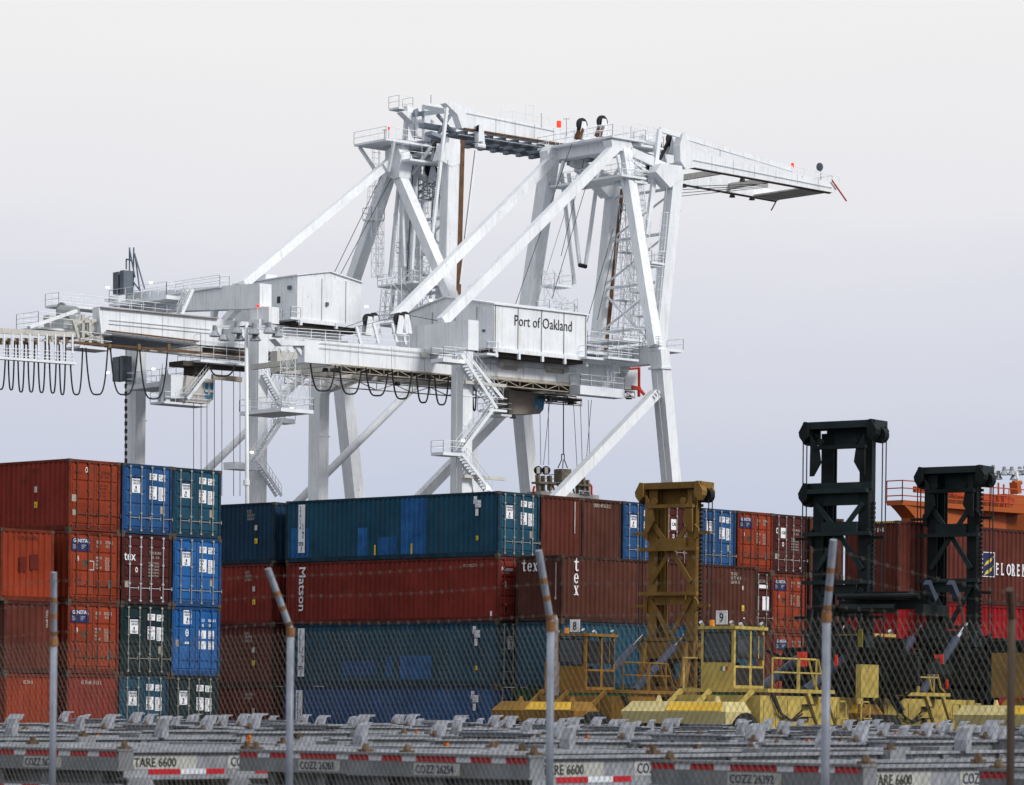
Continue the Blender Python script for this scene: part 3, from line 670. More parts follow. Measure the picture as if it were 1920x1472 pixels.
# upper a-frame
AN=Pv(1160,272,7);AF=Pv(1043,288,16)
ft=Pv(1170,280,7); beam('frame_leg',c1,ft,Pv(1229,650,0),1.0,1.15)
ff=Pv(1032,292,16); beam('frame_leg',c1,ff,Pv(974,690,22),1.5,1.35)
beam('backstay',c1,Pv(1158,272,7),Pv(828,604,3.6),.85,.95)
beam('backstay',c1,Pv(1044,290,16),Pv(740,596,12.2),.85,.95)
beam('apex_crossbeam',c1,AN+K.u*.3+ZUP*.2,AF+K.u*.3,1.5,1.3,a=ZUP)
plate('apex_gusset',c1,[(1146,262),(1155,256),(1182,262),(1187,276),(1172,282),(1150,284)],6.5,1.2)
plate('apex_gusset',c1,[(1026,282),(1036,272),(1052,276),(1058,300),(1046,306),(1028,300)],15.5,1.2)
uA,vA,zA_=K.L(AN)
d=deck(c1,K.W(uA-1.6,6.2,Pv(1150,257,7).z),4.6,11.5)
d=deck(c1,K.W(uA-1.4,5.0,Pv(1140,330,7).z),3.4,11.0,name='lower_walkway')
part('strut',white,c1,lambda q:[q.bar(K.W(uA+s,vv,AN.z-1),K.W(uA+s*.6,vv+t,AN.z-3.6),K.v,.25,.25) for s,vv,t in((-1.3,8,1.5),(1.8,8,1.5),(-1.3,14,1.5),(1.8,14,-1.5))])
for x,y in ((1091,234),(1129,229)): sheave(c1,x,y,11,.7)
part('drum_guard',rail_rust,c1,lambda q:[q.bar(Pv(x-8,y+26,11),Pv(x-2,y+8,11),K.v,.8,.35) for x,y in((1091,234),(1129,229))])
# machinery frame from apex to boom head
for v in (6.8,15.5): part('apex_side_frame',white,c1,lambda q:(q.bar(sh(Pv(1180,285,6.8),v-6.8),sh(Pv(1252,318,6.8),v-6.8),K.v,.7,.9),q.bar(sh(Pv(1185,300,6.8),v-6.8),sh(Pv(1240,345,6.8),v-6.8),K.v,.3,.3)))
deck(c1,Pv(1188,268,6.8),4.2,9,name='apex_platform'); deck(c1,Pv(1190,338,5.2),1.8,3,name='cage_platform',mid=3)
part('hoist_gearbox',white2,c1,lambda q:(q.tube(Pv(1203,262,10),Pv(1235,272,10),.6,10),q.tube(Pv(1195,290,8),Pv(1225,300,8),.5,10),q.box(0,0,0,0,0,0)))
sheave(c1,1260,262,8,.8); sheave(c1,1218,316,7,.55); sheave(c1,1238,285,9,.6)
part('latch_link',blacks,c1,lambda q:[q.bar(Pv(1252,268,8+k),Pv(1236,300,8+k),K.v,.2,.35) for k in (0,1.2)])
# raised inner boom
def raised(root,near,vn,vf,head,w=1.15,wb=1.35,rails=(1,1)):
    (x0,y0),(x1,y1)=near; A=Pv(x0,y0,vn);B=Pv(x1,y1,vn); L=[]
    for v in (vn,vf):
        a,b=sh(A,v-vn),sh(B,v-vn); g=beam('boom_girder',root,a,b,w,wb); L.append((a,b))
        if rails[0 if v==vn else 1]: sub('trolley_rail',rail_rust,g,root,lambda q:(q.bar(a+K.u*(wb*.40)-K.v*(w*.53),b+K.u*(wb*.40)-K.v*(w*.53),K.v,.1,.3),q.bar(a+K.u*(wb*.62),b+K.u*(wb*.62),K.v,w*.9,.3)))
        sub('boom_head',white,g,root,lambda q:q.prism([sh(Pv(x,y,vn-.7),v-vn) for x,y in head],K.v*1.4))
    return L
rb=raised(c1,((1266,326),(1232,662)),6,15.2,[(1230,322),(1240,306),(1279,311),(1281,334),(1257,352)],rails=(0,1))
(a,b),(c,d)=rb
part('boom_tie',white,c1,lambda q:[q.tube(a.lerp(b,t),c.lerp(d,t),.16,6) for t in (.08,.33,.6,.85)]+[q.tube(a.lerp(b,t),c.lerp(d,t2),.13,6) for t,t2 in((.1,.33),(.33,.58),(.6,.85),(.98,.62))])
part('boom_ladder',white2,c1,lambda q:(ladder(q,Pv(1243,400,5.2),Pv(1222,640,5.2)),ladder(q,Pv(1193,300,6.2),Pv(1213,480,5),cage=True)))
part('lattice_mast',white2,c1,lambda q:(tower(q,Pv(1199,645,9),Pv(1199,490,9),1.35),tower(q,Pv(1165,640,14),Pv(1192,400,12),.8,1.8)))
for x,y in ((1270,390),(1257,493),(1250,550)): floodlamp(c1,Pv(x,y,6))
part('hanging_link',white2,c1,lambda q:([q.bar(Pv(x0,y0,v),Pv(x1,y1,v),K.v,.25,.35) for x0,y0,x1,y1,v in((1053,325,1077,533,15),(1066,325,1087,496,14),(1121,330,1098,498,14),(1158,290,1196,488,6),(1186,330,1197,488,6))]))
part('link_pin',blacks,c1,lambda q:(q.tube(Pv(1086,497,13.6),Pv(1099,500,13.6),.22,6),q.tube(Pv(1194,486,5.7),Pv(1199,488,5.7),.2,6)))
part('stay_rope',cable,c1,lambda q:[q.tube(Pv(*a,v),Pv(*b,v),.045,4) for a,b,v in(((1072,270),(965,575),12),((1100,345),(1035,560),10),((1150,430),(1090,640),12),((1095,300),(1052,480),13),((1181,330),(1120,600),10))])
deck(c1,Pv(1209,493,4.2),2.3,2,name='boom_platform'); deck(c1,Pv(1222,490,4),1.8,1.5,name='boom_platform')
# outer boom
OB=[(1275,272),(1281,250),(1285,247),(1288,262),(1295,266),(1303,283),(1573,345),(1573,352),(1562,361),(1303,314),(1286,317),(1276,302)]
ob=plate('outer_boom_girder',c1,OB,6,1.0)
oc=part('outer_boom_girder',white,c1,lambda q:q.prism([sh(Pv(x,y,6),8.2) for x,y in OB[5:10]+[(1276,302),(1278,275)]],K.v*1.0))
eN=Pv(1562,360,6);eS=Pv(1515,352,6)
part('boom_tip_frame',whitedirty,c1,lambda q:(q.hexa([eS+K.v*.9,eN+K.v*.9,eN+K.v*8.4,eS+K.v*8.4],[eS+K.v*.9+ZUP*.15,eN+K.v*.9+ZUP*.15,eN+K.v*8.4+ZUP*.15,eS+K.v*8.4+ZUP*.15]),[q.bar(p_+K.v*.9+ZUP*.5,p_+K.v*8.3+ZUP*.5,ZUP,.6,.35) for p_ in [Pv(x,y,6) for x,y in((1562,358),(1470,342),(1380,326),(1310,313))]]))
part('boom_wear_rail',rail_rust,c1,lambda q:[q.bar(sh(Pv(1303,314,6),dv),sh(Pv(1562,361,6),dv),K.v,.3,.18) for dv in (.5,8.7)])
part('outer_walkway_rail',white2,c1,lambda q:(q.rail([Pv(1305,284,6.4),Pv(1573,344,6.4)],.75,1.8,.03,2)))
part('upper_stay_bar',white,c1,lambda q:(q.bar(Pv(1237,243,6.5),Pv(1486,318,6.5),K.v,.3,.5),q.bar(Pv(1237,243,6.5),Pv(1213,440,6.5),K.v,.35,.5),q.tube(Pv(1350,277,6.5),Pv(1350,297,6.5),.06,4)))
part('red_limit_arm',redp,c1,lambda q:(q.tube(Pv(1560,338,5.8),Pv(1587,377,5.8),.09,5)))
part('red_limit_arm',mat('dark_limit_arm',(.09,.03,.03)),c1,lambda q:(q.tube(sh(Pv(1572,352,6),9),sh(Pv(1558,378,6),9),.08,5)))
part('warning_lamp',redl,c1,lambda q:(q.tube(Pv(1486,306,6.5),Pv(1486,316,6.5),.16,8)))
part('dish_antenna',greyst,c1,lambda q:(q.tube(Pv(1538,313,8),Pv(1536,313,8),.45,12),q.tube(Pv(1539,312,8),Pv(1539,340,8),.05,4)))
part('tip_rail',white2,c1,lambda q:q.rail([Pv(1528,332,7),Pv(1560,340,7),sh(Pv(1560,340,7),4)],.6,2,.03,1))
for x,y in ((1282,345),(1373,364),(1410,369),(1392,334)): floodlamp(c1,Pv(x,y,11))
part('boom_rope',cable,c1,lambda q:[q.tube(Pv(1275,350+6*i,8),Pv(1440,345+2*i,8),.04,4) for i in range(4)])
# main girders under the house
MG=[(571,637),(1197,684),(1197,731),(1086,723),(571,679)]
plate('main_girder',c1,MG,5,1.1,white); 
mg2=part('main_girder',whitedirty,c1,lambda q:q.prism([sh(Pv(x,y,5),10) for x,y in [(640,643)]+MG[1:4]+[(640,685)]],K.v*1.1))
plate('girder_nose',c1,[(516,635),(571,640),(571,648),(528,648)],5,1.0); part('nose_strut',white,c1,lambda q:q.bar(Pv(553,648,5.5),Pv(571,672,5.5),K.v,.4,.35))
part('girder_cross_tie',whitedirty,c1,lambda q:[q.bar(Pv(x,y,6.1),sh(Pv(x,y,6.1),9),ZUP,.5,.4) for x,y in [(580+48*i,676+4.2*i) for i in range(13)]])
part('festoon_truss',tanm,c1,lambda q:(truss(q,Pv(640,697,4.7),Pv(1190,746,4.7),ZUP*.62,1.7,.07)))
part('festoon_truss',tanm,c1,lambda q:(truss(q,sh(Pv(630,708,5),8),sh(Pv(1190,752,5),8),ZUP*.7,2.2,.07)))
part('trolley_underframe',mat('dark_grease_steel',(.07,.06,.05),.8),c1,lambda q:(q.bar(Pv(640,692,8),Pv(1150,738,8),K.v,3.5,.35),q.bar(Pv(1020,744,7),Pv(1078,752,7),K.v,2,.15)))
part('hanging_light_frame',mat('dark_frame_steel',(.04,.04,.045)),c1,lambda q:(truss(q,Pv(1022,752,6.5),Pv(1080,757,6.5),ZUP*.7,1.4,.07),truss(q,Pv(1090,741,5.2),Pv(1190,746,5.2),ZUP*.55,1.6,.06)))
for x,y in ((1031,746),(1070,752),(1139,738),(1179,742),(610,690),(745,716)): floodlamp(c1,Pv(x,y,6))
loops(c1,[(582,629,733,681,685),(636,678,739,686,690),(686,728,742,689,693),(735,772,748,692,697),(781,806,755,700,702),(815,841,759,703,706),(886,893,770,712,714)],4.2)
# soiled patches: clamp brackets under the house
part('girder_bracket',whitedirty,c1,lambda q:[q.bar(Pv(x,y,4.9),Pv(x+36,y+4,4.9),K.v,.3,.5) for x,y in((938,678),(1022,684))]+[q.tube(Pv(x,y,4.6),Pv(x,y,5),.3,10) for x,y in((940,683),(975,685),(1028,690),(1062,693),(795,665),(1168,702))])
# machinery house
b,u0,u1,zt,zb_=house(c1,927,1100,572,590,653,668,2.6,14.6)
roof(b,c1,u0,u1,2.6,14.6,zt,1.3)
sub('house_fascia',white,b,c1,lambda q:(q.bar(K.W(u0-.1,2.5,zb_-.2),K.W(u1+.1,2.5,zb_-.2),K.v,.25,.4),[q.bar(K.W(u_,2.45,zb_-.15),K.W(u_,2.45,zb_-.95),K.v,.25,.25) for u_ in [K.L(Pv(x,660,2.6))[0] for x in (929,971,1015,1057,1098)]]))
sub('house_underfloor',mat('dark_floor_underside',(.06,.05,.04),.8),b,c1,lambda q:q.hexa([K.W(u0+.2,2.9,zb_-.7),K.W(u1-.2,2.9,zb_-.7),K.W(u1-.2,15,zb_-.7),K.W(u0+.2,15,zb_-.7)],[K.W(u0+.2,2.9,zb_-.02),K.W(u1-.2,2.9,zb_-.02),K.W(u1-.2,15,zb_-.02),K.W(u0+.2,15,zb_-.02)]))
sub('panel_joint',seam,b,c1,lambda q:[q.bar(K.W(u_,2.58,zb_),K.W(u_,2.58,zt-.05),K.v,.05,.09) for u_ in [K.L(Pv(x,620,2.6))[0] for x in (928.5,971,1015,1057,1098)]]+[q.bar(K.W(u0-.02,v_,zb_),K.W(u0-.02,v_,zt),K.u,.05,.06) for v_ in (5.2,8.5,12)])
dw=Pu(889,618,u0-.03); sub('house_door',white2,b,c1,lambda q:q.bar(dw-ZUP*.9,dw+ZUP*1.0,K.u,.06,1.0)); sub('door_window',glassd,b,c1,lambda q:q.bar(dw-K.u*.04+ZUP*.0,dw-K.u*.04+ZUP*.75,K.u,.05,.62))
q=mb(blk); tp=Pv(965,610,2.55); q.text('Port of Oakland',tp,K.u,ZUP,1.05,blk,.78,0); o=q.build('lettering',blk,None); reparent(o,b,c1)
deck(c1,K.W(u0-1.4,2.0,Pv(912,661,2).z),1.4,4,name='door_platform')
# house end platforms right
deck(c1,Pv(1101,658,3),3.4,8,name='end_platform',rh=2.0,mid=3); deck(c1,Pv(1100,668,1.5),6.2,6,name='end_platform'); deck(c1,Pv(1088,722,3.2),6.0,1.6,name='end_platform',th=.9); deck(c1,Pv(1140,668,1.0),4.2,5,name='end_platform',rh=2.2,mid=4)
deck(c1,Pv(1235,651,-.6),3.4,2.4,name='leg_platform',th=.3)
deck(c1,K.W(uw-4,1,zc+.9),3,18,name='crossbeam_walkway')
part('access_ladder',white2,c1,lambda q:(ladder(q,Pv(1143,715,2.6),Pv(1143,655,2.6)),ladder(q,Pv(1152,700,2.6),Pv(1152,640,2.6))))
part('red_buffer_frame',redp,c1,lambda q:(q.tube(Pv(1198,690,5),Pv(1198,744,5),.16,6),q.bar(Pv(1184,726,5),Pv(1200,729,5),K.v,.3,.35),q.bar(Pv(1197,727,5),Pv(1208,740,5),K.v,.2,.25),q.tube(Pv(1180,692,5),Pv(1200,690,5),.1,5)))
# stair tower on the near leg
vs=-1.9
deck(c1,Pv(831,671,vs),2.9,1.8,name='stair_landing',th=.35); deck(c1,Pv(918,766,vs),2.2,1.8,name='stair_landing'); deck(c1,Pv(831,847,vs),2.6,1.8,name='stair_landing',th=.3)
stair(c1,Pv(866,664,vs),Pv(932,766,vs)); stair(c1,Pv(926,766,vs),Pv(866,846,vs)); stair(c1,Pv(866,850,vs),Pv(924,924,vs)); stair(c1,Pv(885,676,vs+3),Pv(885,676,vs+3)+K.u*4-ZUP*3.4)
part('stair_bracket',whitedirty,c1,lambda q:[q.bar(K.W(-.9,vs+.5,z),K.W(4.2,vs+.5,z),ZUP,.3,.3) for z in [Pv(870,y,vs).z for y in (715,892)]])
for x,y in ((867,676),(868,824),(915,914)): part('stair_lamp',lamp,c1,lambda q:q.tube(Pv(x,y,vs-.1),Pv(x,y+4,vs-.1),.14,8))
# cab, rear hanging platform
cab(c1,[(955,731),(1023,739),(1019,768),(1012,776),(955,777)],8.2,2.4,[[(1003,746),(1008,746.5),(1008,768),(1003,767.5)],[(1010,742),(1022,743),(1018.5,767),(1010,768)]],mat('soiled_cab_steel',(.24,.21,.18),.6,var=.2,rust=.2))
deck(c1,Pv(940,776,8),1.4,2.2,name='cab_walkway'); part('cab_hanger',tanm,c1,lambda q:(q.bar(Pv(985,700,8.8),Pv(985,733,8.8),K.v,1.6,2.6)))
for x,y in ((947,775),(962,778)): floodlamp(c1,Pv(x,y,8.4))
Nn=Pv(527,764,5); deck(c1,Nn,(Pv(588,764,5)-Nn).dot(K.u),6.5,name='hanging_platform',th=.35,m=white2)
part('platform_hanger',white2,c1,lambda q:[tower(q,Pv(x,758,v),Pv(x,y,v),1.0,1.9,.045) for x,y,v in((540,655,5.5),(568,672,7))])
part('hoist_rope',cable,c1,lambda q:[q.tube(Pv(x0,750,10),Pv(x1,y,10),.04,4) for x0,x1,y in((1012,1014,872),(1031,1019,872),(1028,1029,872),(1057,1057,852),(1056,1056,852),(1075,1082,876),(1088,1092,876),(1103,1106,880),(1109,1098,880))])
part('aviation_lamp',mat('red_orange_lamp',(.8,.06,.02),.4,emit=.7),c1,lambda q:(q.tube(Pv(1048,239,13),Pv(1048,227,13),.24,8)))
part('mast_antenna',greyst,c1,lambda q:[q.tube(Pv(x,y0,v),Pv(x,y1,v),.035,4) for x,y0,y1,v in((1015,240,212,14),(1062,255,222,12),(1183,262,236,8))]+[q.tube(Pv(1056,223,12),Pv(1068,223,12),.03,4)])
part('gantry_lattice_tower',white2,c1,lambda q:(tower(q,Pv(1037,592,11),Pv(1037,506,11),1.3),tower(q,Pv(1062,592,11),Pv(1062,560,11),1.6)))
deck(c1,Pv(1040,532,10.2),2.4,2,name='lattice_platform'); deck(c1,Pv(1030,582,9),3.4,2,name='lattice_platform')
for x,y,v in ((690,600,9),(701,598,9),(748,598,7),(759,596,7)): sheave(c1,x,y,v,.62)
part('drive_rope',cable,c1,lambda q:[q.tube(Pv(x0,y0,8),Pv(x1,y1,8),.035,4) for x0,y0,x1,y1 in((760,590,985,632),(690,598,575,640),(748,592,600,632),(701,592,768,588))])
part('girder_guard_rail',white2,c1,lambda q:(q.rail([Pv(530,637,5.1),Pv(767,652,5.1)],1.15,1.6,.035,2),q.rail([sh(Pv(530,637,5),2.2),sh(Pv(740,652,5),2.2)],1.15,1.6,.035,2)))
part('rope_frame',white2,c1,lambda q:[q.bar(Pv(x,y,7),Pv(x+9,y+36,7),K.v,.2,.25) for x,y in((668,612),(700,606),(735,606),(752,610))])
# ---- spreader hanging from crane one
sc=Pv(1055,935,10); s1=thing('container_spreader','rusty container spreader with two black pulley wheels, hanging on ropes behind the containers','spreader',sc,0)
rst=mat('rusty_spreader_steel',(.20,.17,.13),.8,var=.5,rust=.6,scale=3)
S=lambda x,y,v=10:Pv(x,y,v)
part('main_beam',mat('pale_spreader_beam',(.35,.33,.32),.7,rust=.3,scale=3),s1,lambda q:(q.bar(S(1001,928),S(1110,936),K.v,2.2,.7)))
part('head_block',rst,s1,lambda q:([q.bar(S(x0,y0),S(x1,y1),K.v,w,h) for x0,y0,x1,y1,w,h in((1004,905,1100,911,1.2,.2),(1008,890,1010,925,.5,.25),(1018,892,1018,922,.5,.2),(1030,892,1031,920,.5,.3),(1092,896,1094,928,.6,.3),(1083,905,1084,928,.5,.25),(1101,900,1102,926,.5,.2),(1008,922,1100,929,.6,.15))],[q.tube(S(x,905),S(x+6,925),.1,5) for x in range(1008,1100,9)],q.rail([S(1012,905),S(1096,910)],.9,.7,.04,2)))
part('cable_basket',rst,s1,lambda q:(q.bar(S(1055,904,9.3),S(1055,880,9.3),K.v,1.2,1.3)))
part('basket_hanger',mat('dark_blue_steel',(.03,.04,.07)),s1,lambda q:([q.tube(S(x0,y0,9.3),S(x1,y1,9.3),.07,4) for x0,y0,x1,y1 in((1046,878,1053,862),(1064,878,1058,862),(1053,862,1053,852),(1058,862,1058,852),(1053,852,1058,852),(1055,878,1056,862))]))
for x in (1009,1024): 
    w=part('pulley_wheel',blacks,s1,lambda q:q.tube(S(x,882,9.8),S(x,882,10.1),.45,14)); sub('pulley_cheek',mat('pale_spreader_beam',(.35,.33,.32)),w,s1,lambda q:q.bar(S(x,876,9.7),S(x,888,9.7),K.v,.12,.42))
part('end_bumper',redp,s1,lambda q:(q.sweep([S(1002,912),S(1000,918),S(1000,930)],.12,6),q.sweep([S(1106,908),S(1109,912),S(1109,926),S(1113,932)],.12,6)))
q=mb(wht); q.prism([S(1086,919,8.9),S(1106,921,8.9),S(1106,932,8.9),S(1086,930,8.9)],K.v*.05); q.text('BROMMA',S(1087.5,928,8.85),K.u,ZUP,.42,blk,.55,.01); q.build('name_plate',wht,s1)
# ---- crane two (farther, to the left)
VN,VF=32.3,54.2
c2=thing('quay_crane','white quay crane on the left with a single-peak frame and festoon cables, farther of two','crane',K.W(0,VN,0),0,'white quay cranes')
p=Pv(485,600,VN); beam('leg',c2,p,Vector((p.x,p.y,0)),1.75,1.2)
p=Pv(256,562,VF); beam('leg',c2,p,Vector((p.x,p.y,0)),2.0,1.3)
a=Pv(634,640,VF); beam('leg',c2,a,ground_ext(a,Pv(665,930,VF)),1.8,1.4); ucf=K.L(a)[0]
a=Pv(853,640,VN); beam('leg',c2,a,ground_ext(a,Pv(887,930,VN)),1.8,1.3); ucn=K.L(a)[0]
for (a,b,v) in (((850,652),(616,884),VN),((622,652),(394,876),VF)):
    A=Pv(*a,v); B=ext_u(A,Pv(*b,v),.6); part('tube_brace',white,c2,lambda q:q.tube(A,B,.42,12),smooth=True)
T1,B1,T2,B2=Pu(487,531,-.3),Pu(487,578,-.3),Pu(235,549,-.3),Pu(235,586,-.3)
part('portal_crossbeam',white,c2,lambda q:q.hexa([B1,B1+K.u*1.5,B2+K.u*1.5,B2],[T1,T1+K.u*1.5,T2+K.u*1.5,T2]))
part('crossbeam_end',white,c2,lambda q:q.hexa([Pu(502,606,-.2)-K.v*.2,Pu(502,606,-.2)+K.u*1.3-K.v*.2,Pu(470,606,-.2)+K.u*1.3,Pu(470,606,-.2)],[Pu(502,575,-.2)-K.v*.2,Pu(502,575,-.2)+K.u*1.3-K.v*.2,Pu(470,575,-.2)+K.u*1.3,Pu(470,575,-.2)]))
part('knee_bracket',white,c2,lambda q:(q.prism([Pu(x,y,-.1) for x,y in((432,576),(446,576),(420,604),(409,604))],K.u*.8),q.prism([Pu(x,y,-.1) for x,y in((395,578),(402,578),(398,600),(394,600))],K.u*.6)))
zc2=a.z if False else Pv(853,655,VN).z
part('portal_crossbeam',white,c2,lambda q:q.bar(K.W(ucn,VN,zc2),K.W(ucf,VF,zc2),ZUP,1.8,1.3))
for v in (VN,VF): part('sill_beam',white,c2,lambda q:q.bar(K.W(-2,v,2.2),K.W(ucn+8,v,2.2),K.v,1.2,1.8))
for u in (0,ucn+4):
    for v in (VN,VF): part('bogie_wheel_set',greyst,c2,lambda q:[q.tube(K.W(u+d,v-.3,.45),K.W(u+d,v+.3,.45),.45,12) for d in (-1.8,-.6,.6,1.8)]+[q.bar(K.W(u-2.3,v,1.0),K.W(u+2.3,v,1.0),K.v,.9,.7)])
# single-peak frame
ua=26.0; AP=Pu(738,300,ua); va=K.L(AP)[1]
beam('frame_leg',c2,Pu(744,318,ua),Pu(856,580,ua),1.2,1.1,a=K.u)
beam('frame_leg',c2,Pu(734,312,ua),Pu(650,560,ua),1.3,1.1,a=K.u)
bs=Pv(455,534,va-6.5); beam('backstay',c2,Pv(733,302,va),bs,.85,.85)
part('apex_block',white,c2,lambda q:(q.prism([Pu(x,y,ua-.8) for x,y in((722,284),(742,270),(752,292),(748,332),(736,336),(722,326))],K.u*1.6)))
part('apex_strut',white,c2,lambda q:[q.bar(AP+K.u*a_+K.v*b_-ZUP*1.5,AP+K.u*a_*1.6+K.v*b_*3+ZUP*1.5,K.v,.3,.3) for a_,b_ in((-1.5,1),(1.8,1),(1.8,-1),(-1.5,-1))])
zt2=AP.z+1.7
deck(c2,K.W(ua-3.2,va-2.6,zt2),8.5,5.6,name='apex_platform',mid=2,rh=1.3); deck(c2,K.W(ua-.6,va-3.6,AP.z-.3),5,2.4,name='apex_platform',rh=1.6)
part('apex_mast',greyst,c2,lambda q:(q.tube(Pu(721,272,ua),Pu(721,243,ua),.05,4),q.tube(Pu(717,244,ua),Pu(725,244,ua),.04,4)))
part('warning_lamp',redl,c2,lambda q:q.tube(Pu(729,243,ua),Pu(729,238,ua),.12,6))
part('lamp_post',greyst,c2,lambda q:q.tube(Pu(729,270,ua),Pu(729,243,ua),.04,4))
part('caged_ladder',white2,c2,lambda q:(ladder(q,Pu(704,380,ua-1),Pu(704,265,ua-1),w=.9),ladder(q,Pu(692,410,ua-1),Pu(698,330,ua-1),w=.9),ladder(q,Pu(709,520,ua-1),Pu(709,372,ua-1),w=.8),tower(q,Pu(708,520,ua-1),Pu(708,385,ua-1),1.0,1.6,.04)))
deck(c2,Pu(697,408,ua-1.5),1.8,1.6,name='ladder_platform',rh=1.2)
deck(c2,Pu(775,526,ua-2),5,-6.5 if False else 6.2,name='frame_walkway'); 
part('lattice_stair_tower',white2,c2,lambda q:(tower(q,Pu(755,600,ua-2),Pu(755,505,ua-2),1.8),tower(q,Pu(720,600,ua),Pu(726,525,ua),.8)))
part('vertical_link',white2,c2,lambda q:[q.bar(Pu(x0,y0,ua+1),Pu(x1,y1,ua+1),K.v,.35,.3) for x0,y0,x1,y1 in((748,345,731,520),(752,345,758,500),(780,350,772,505),(769,545,757,600),(738,540,732,600))])
part('stay_rope',cable,c2,lambda q:[q.tube(Pv(*a,va),Pv(*b,va),.045,4) for a,b in(((715,330),(625,515)),((745,313),(637,517)))])
# raised boom of crane two
vn,vf=38.0,45.0
rb2=raised(c2,((848,262),(838,640)),vn,vf,[(826,300),(836,268),(860,262),(866,275),(866,306),(846,312)],w=1.3,wb=1.9,rails=(1,0))
(a,b),(c,d)=rb2
part('boom_tie',white2,c2,lambda q:[q.bar(a.lerp(b,t),c.lerp(d,t),ZUP,.3,.4) for t in (.08,.28,.38,.55,.75)]+[q.bar(a.lerp(b,t),c.lerp(d,t2),ZUP,.22,.22) for t,t2 in((.1,.28),(.28,.1),(.38,.55),(.55,.38),(.58,.75),(.75,.58))])
OB2=[(836,193),(842,191),(850,192),(880,203),(909,216),(1028,237),(1170,262),(1176,290),(1028,269),(900,247),(866,240),(858,215)]
plate('outer_boom_girder',c2,OB2,vn,1.0); part('outer_boom_girder',white,c2,lambda q:q.prism([sh(Pv(x,y,vn),7.6) for x,y in OB2],K.v*1.0))
part('boom_wear_rail',rail_rust,c2,lambda q:q.bar(Pv(870,241,vn-.1),Pv(1170,289,vn-.1),K.v,.3,.16))
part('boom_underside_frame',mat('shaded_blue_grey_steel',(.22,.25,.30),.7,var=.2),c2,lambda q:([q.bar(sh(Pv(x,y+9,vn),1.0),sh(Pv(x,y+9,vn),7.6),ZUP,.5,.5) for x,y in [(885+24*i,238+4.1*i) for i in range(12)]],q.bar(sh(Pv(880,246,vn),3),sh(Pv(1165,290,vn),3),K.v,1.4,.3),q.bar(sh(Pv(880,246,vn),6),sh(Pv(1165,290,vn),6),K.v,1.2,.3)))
part('boom_girder_rail',white2,c2,lambda q:(q.rail([Pv(938,222,vn+.5),Pv(1030,238,vn+.5)],1.0,1.8,.03,2),q.rail([Pv(985,228,vn+.5),Pv(1000,230,vn+.5)],1.9,.8,.035,2)))
part('boom_head_link',white,c2,lambda q:(q.bar(Pv(799,197,44),Pv(799,275,44),K.v,.5,.85),q.bar(Pv(800,199,43),Pv(837,205,40),K.v,.5,.7),q.bar(Pv(764,200,48),Pv(759,262,48),K.v,.4,.45),q.bar(Pv(838,202,37.5),Pv(811,436,37.5),K.v,.3,.32),q.bar(Pv(892,282,37.5),Pv(862,533,37.5),K.v,.2,.22),q.bar(Pv(811,436,37.5),Pv(806,520,37.5),K.v,.25,.3)))
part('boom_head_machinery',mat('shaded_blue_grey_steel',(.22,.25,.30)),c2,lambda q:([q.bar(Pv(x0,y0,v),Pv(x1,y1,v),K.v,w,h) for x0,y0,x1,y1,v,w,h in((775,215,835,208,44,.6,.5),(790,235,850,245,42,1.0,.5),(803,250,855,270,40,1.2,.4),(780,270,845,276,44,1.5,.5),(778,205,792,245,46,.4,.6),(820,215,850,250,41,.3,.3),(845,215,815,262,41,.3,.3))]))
dN=Pv(748,200,47); deck(c2,dN,2.0,1.8,name='head_platform',rh=1.3)
part('head_arm',white,c2,lambda q:q.prism([Pv(x,y,46) for x,y in((763,198),(775,200),(793,208),(793,245),(783,240),(774,222),(766,214))],K.v*.6))
sheave(c2,819,275,40,.6); sheave(c2,808,318,41,.85); sheave(c2,898,240,37.5,.35)
deck(c2,Pv(793,285,41),4.2,4,name='hinge_platform',rh=1.0)
part('boom_drop_leg',white,c2,lambda q:(q.bar(Pv(902,240,37.7),Pv(905,276,37.7),K.v,.5,.35),q.tube(Pv(893,272,37.7),Pv(908,275,37.7),.3,8)))
part('hanging_cage',greyst,c2,lambda q:tower(q,Pv(804,372,40),Pv(804,335,40),1.6,.8,.07))
part('small_flag_antenna',greyst,c2,lambda q:[q.tube(Pv(x,y0,44),Pv(x,y1,44),.05,4) for x,y0,y1 in((808,178,195),(777,232,262))])
# main girders, rear part
G2=[(185,577),(401,597),(640,622),(640,672),(362,645),(190,624)]
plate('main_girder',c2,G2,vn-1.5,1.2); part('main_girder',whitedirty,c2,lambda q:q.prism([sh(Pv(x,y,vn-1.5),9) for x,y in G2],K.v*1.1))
part('girder_top_flange',mat('dull_top_flange',(.35,.33,.32),.7),c2,lambda q:q.bar(Pv(183,577,vn-1),Pv(402,598,vn-1),K.v,1.7,.12))
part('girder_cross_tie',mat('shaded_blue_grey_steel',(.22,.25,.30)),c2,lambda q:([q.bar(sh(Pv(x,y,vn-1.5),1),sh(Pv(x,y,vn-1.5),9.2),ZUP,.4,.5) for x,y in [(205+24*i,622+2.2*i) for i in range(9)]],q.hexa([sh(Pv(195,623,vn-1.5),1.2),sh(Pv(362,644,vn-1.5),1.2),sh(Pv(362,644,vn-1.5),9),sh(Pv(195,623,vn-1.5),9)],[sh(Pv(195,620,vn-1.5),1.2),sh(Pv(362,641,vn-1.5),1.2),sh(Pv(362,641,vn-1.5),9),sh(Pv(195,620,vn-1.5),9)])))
part('trolley_rail',rail_rust,c2,lambda q:(q.bar(Pv(200,620,vn-1.8),Pv(372,640,vn-1.8),K.v,.2,.14),q.bar(Pv(140,642,vn-2),Pv(500,672,vn-2),K.v,.22,.22)))
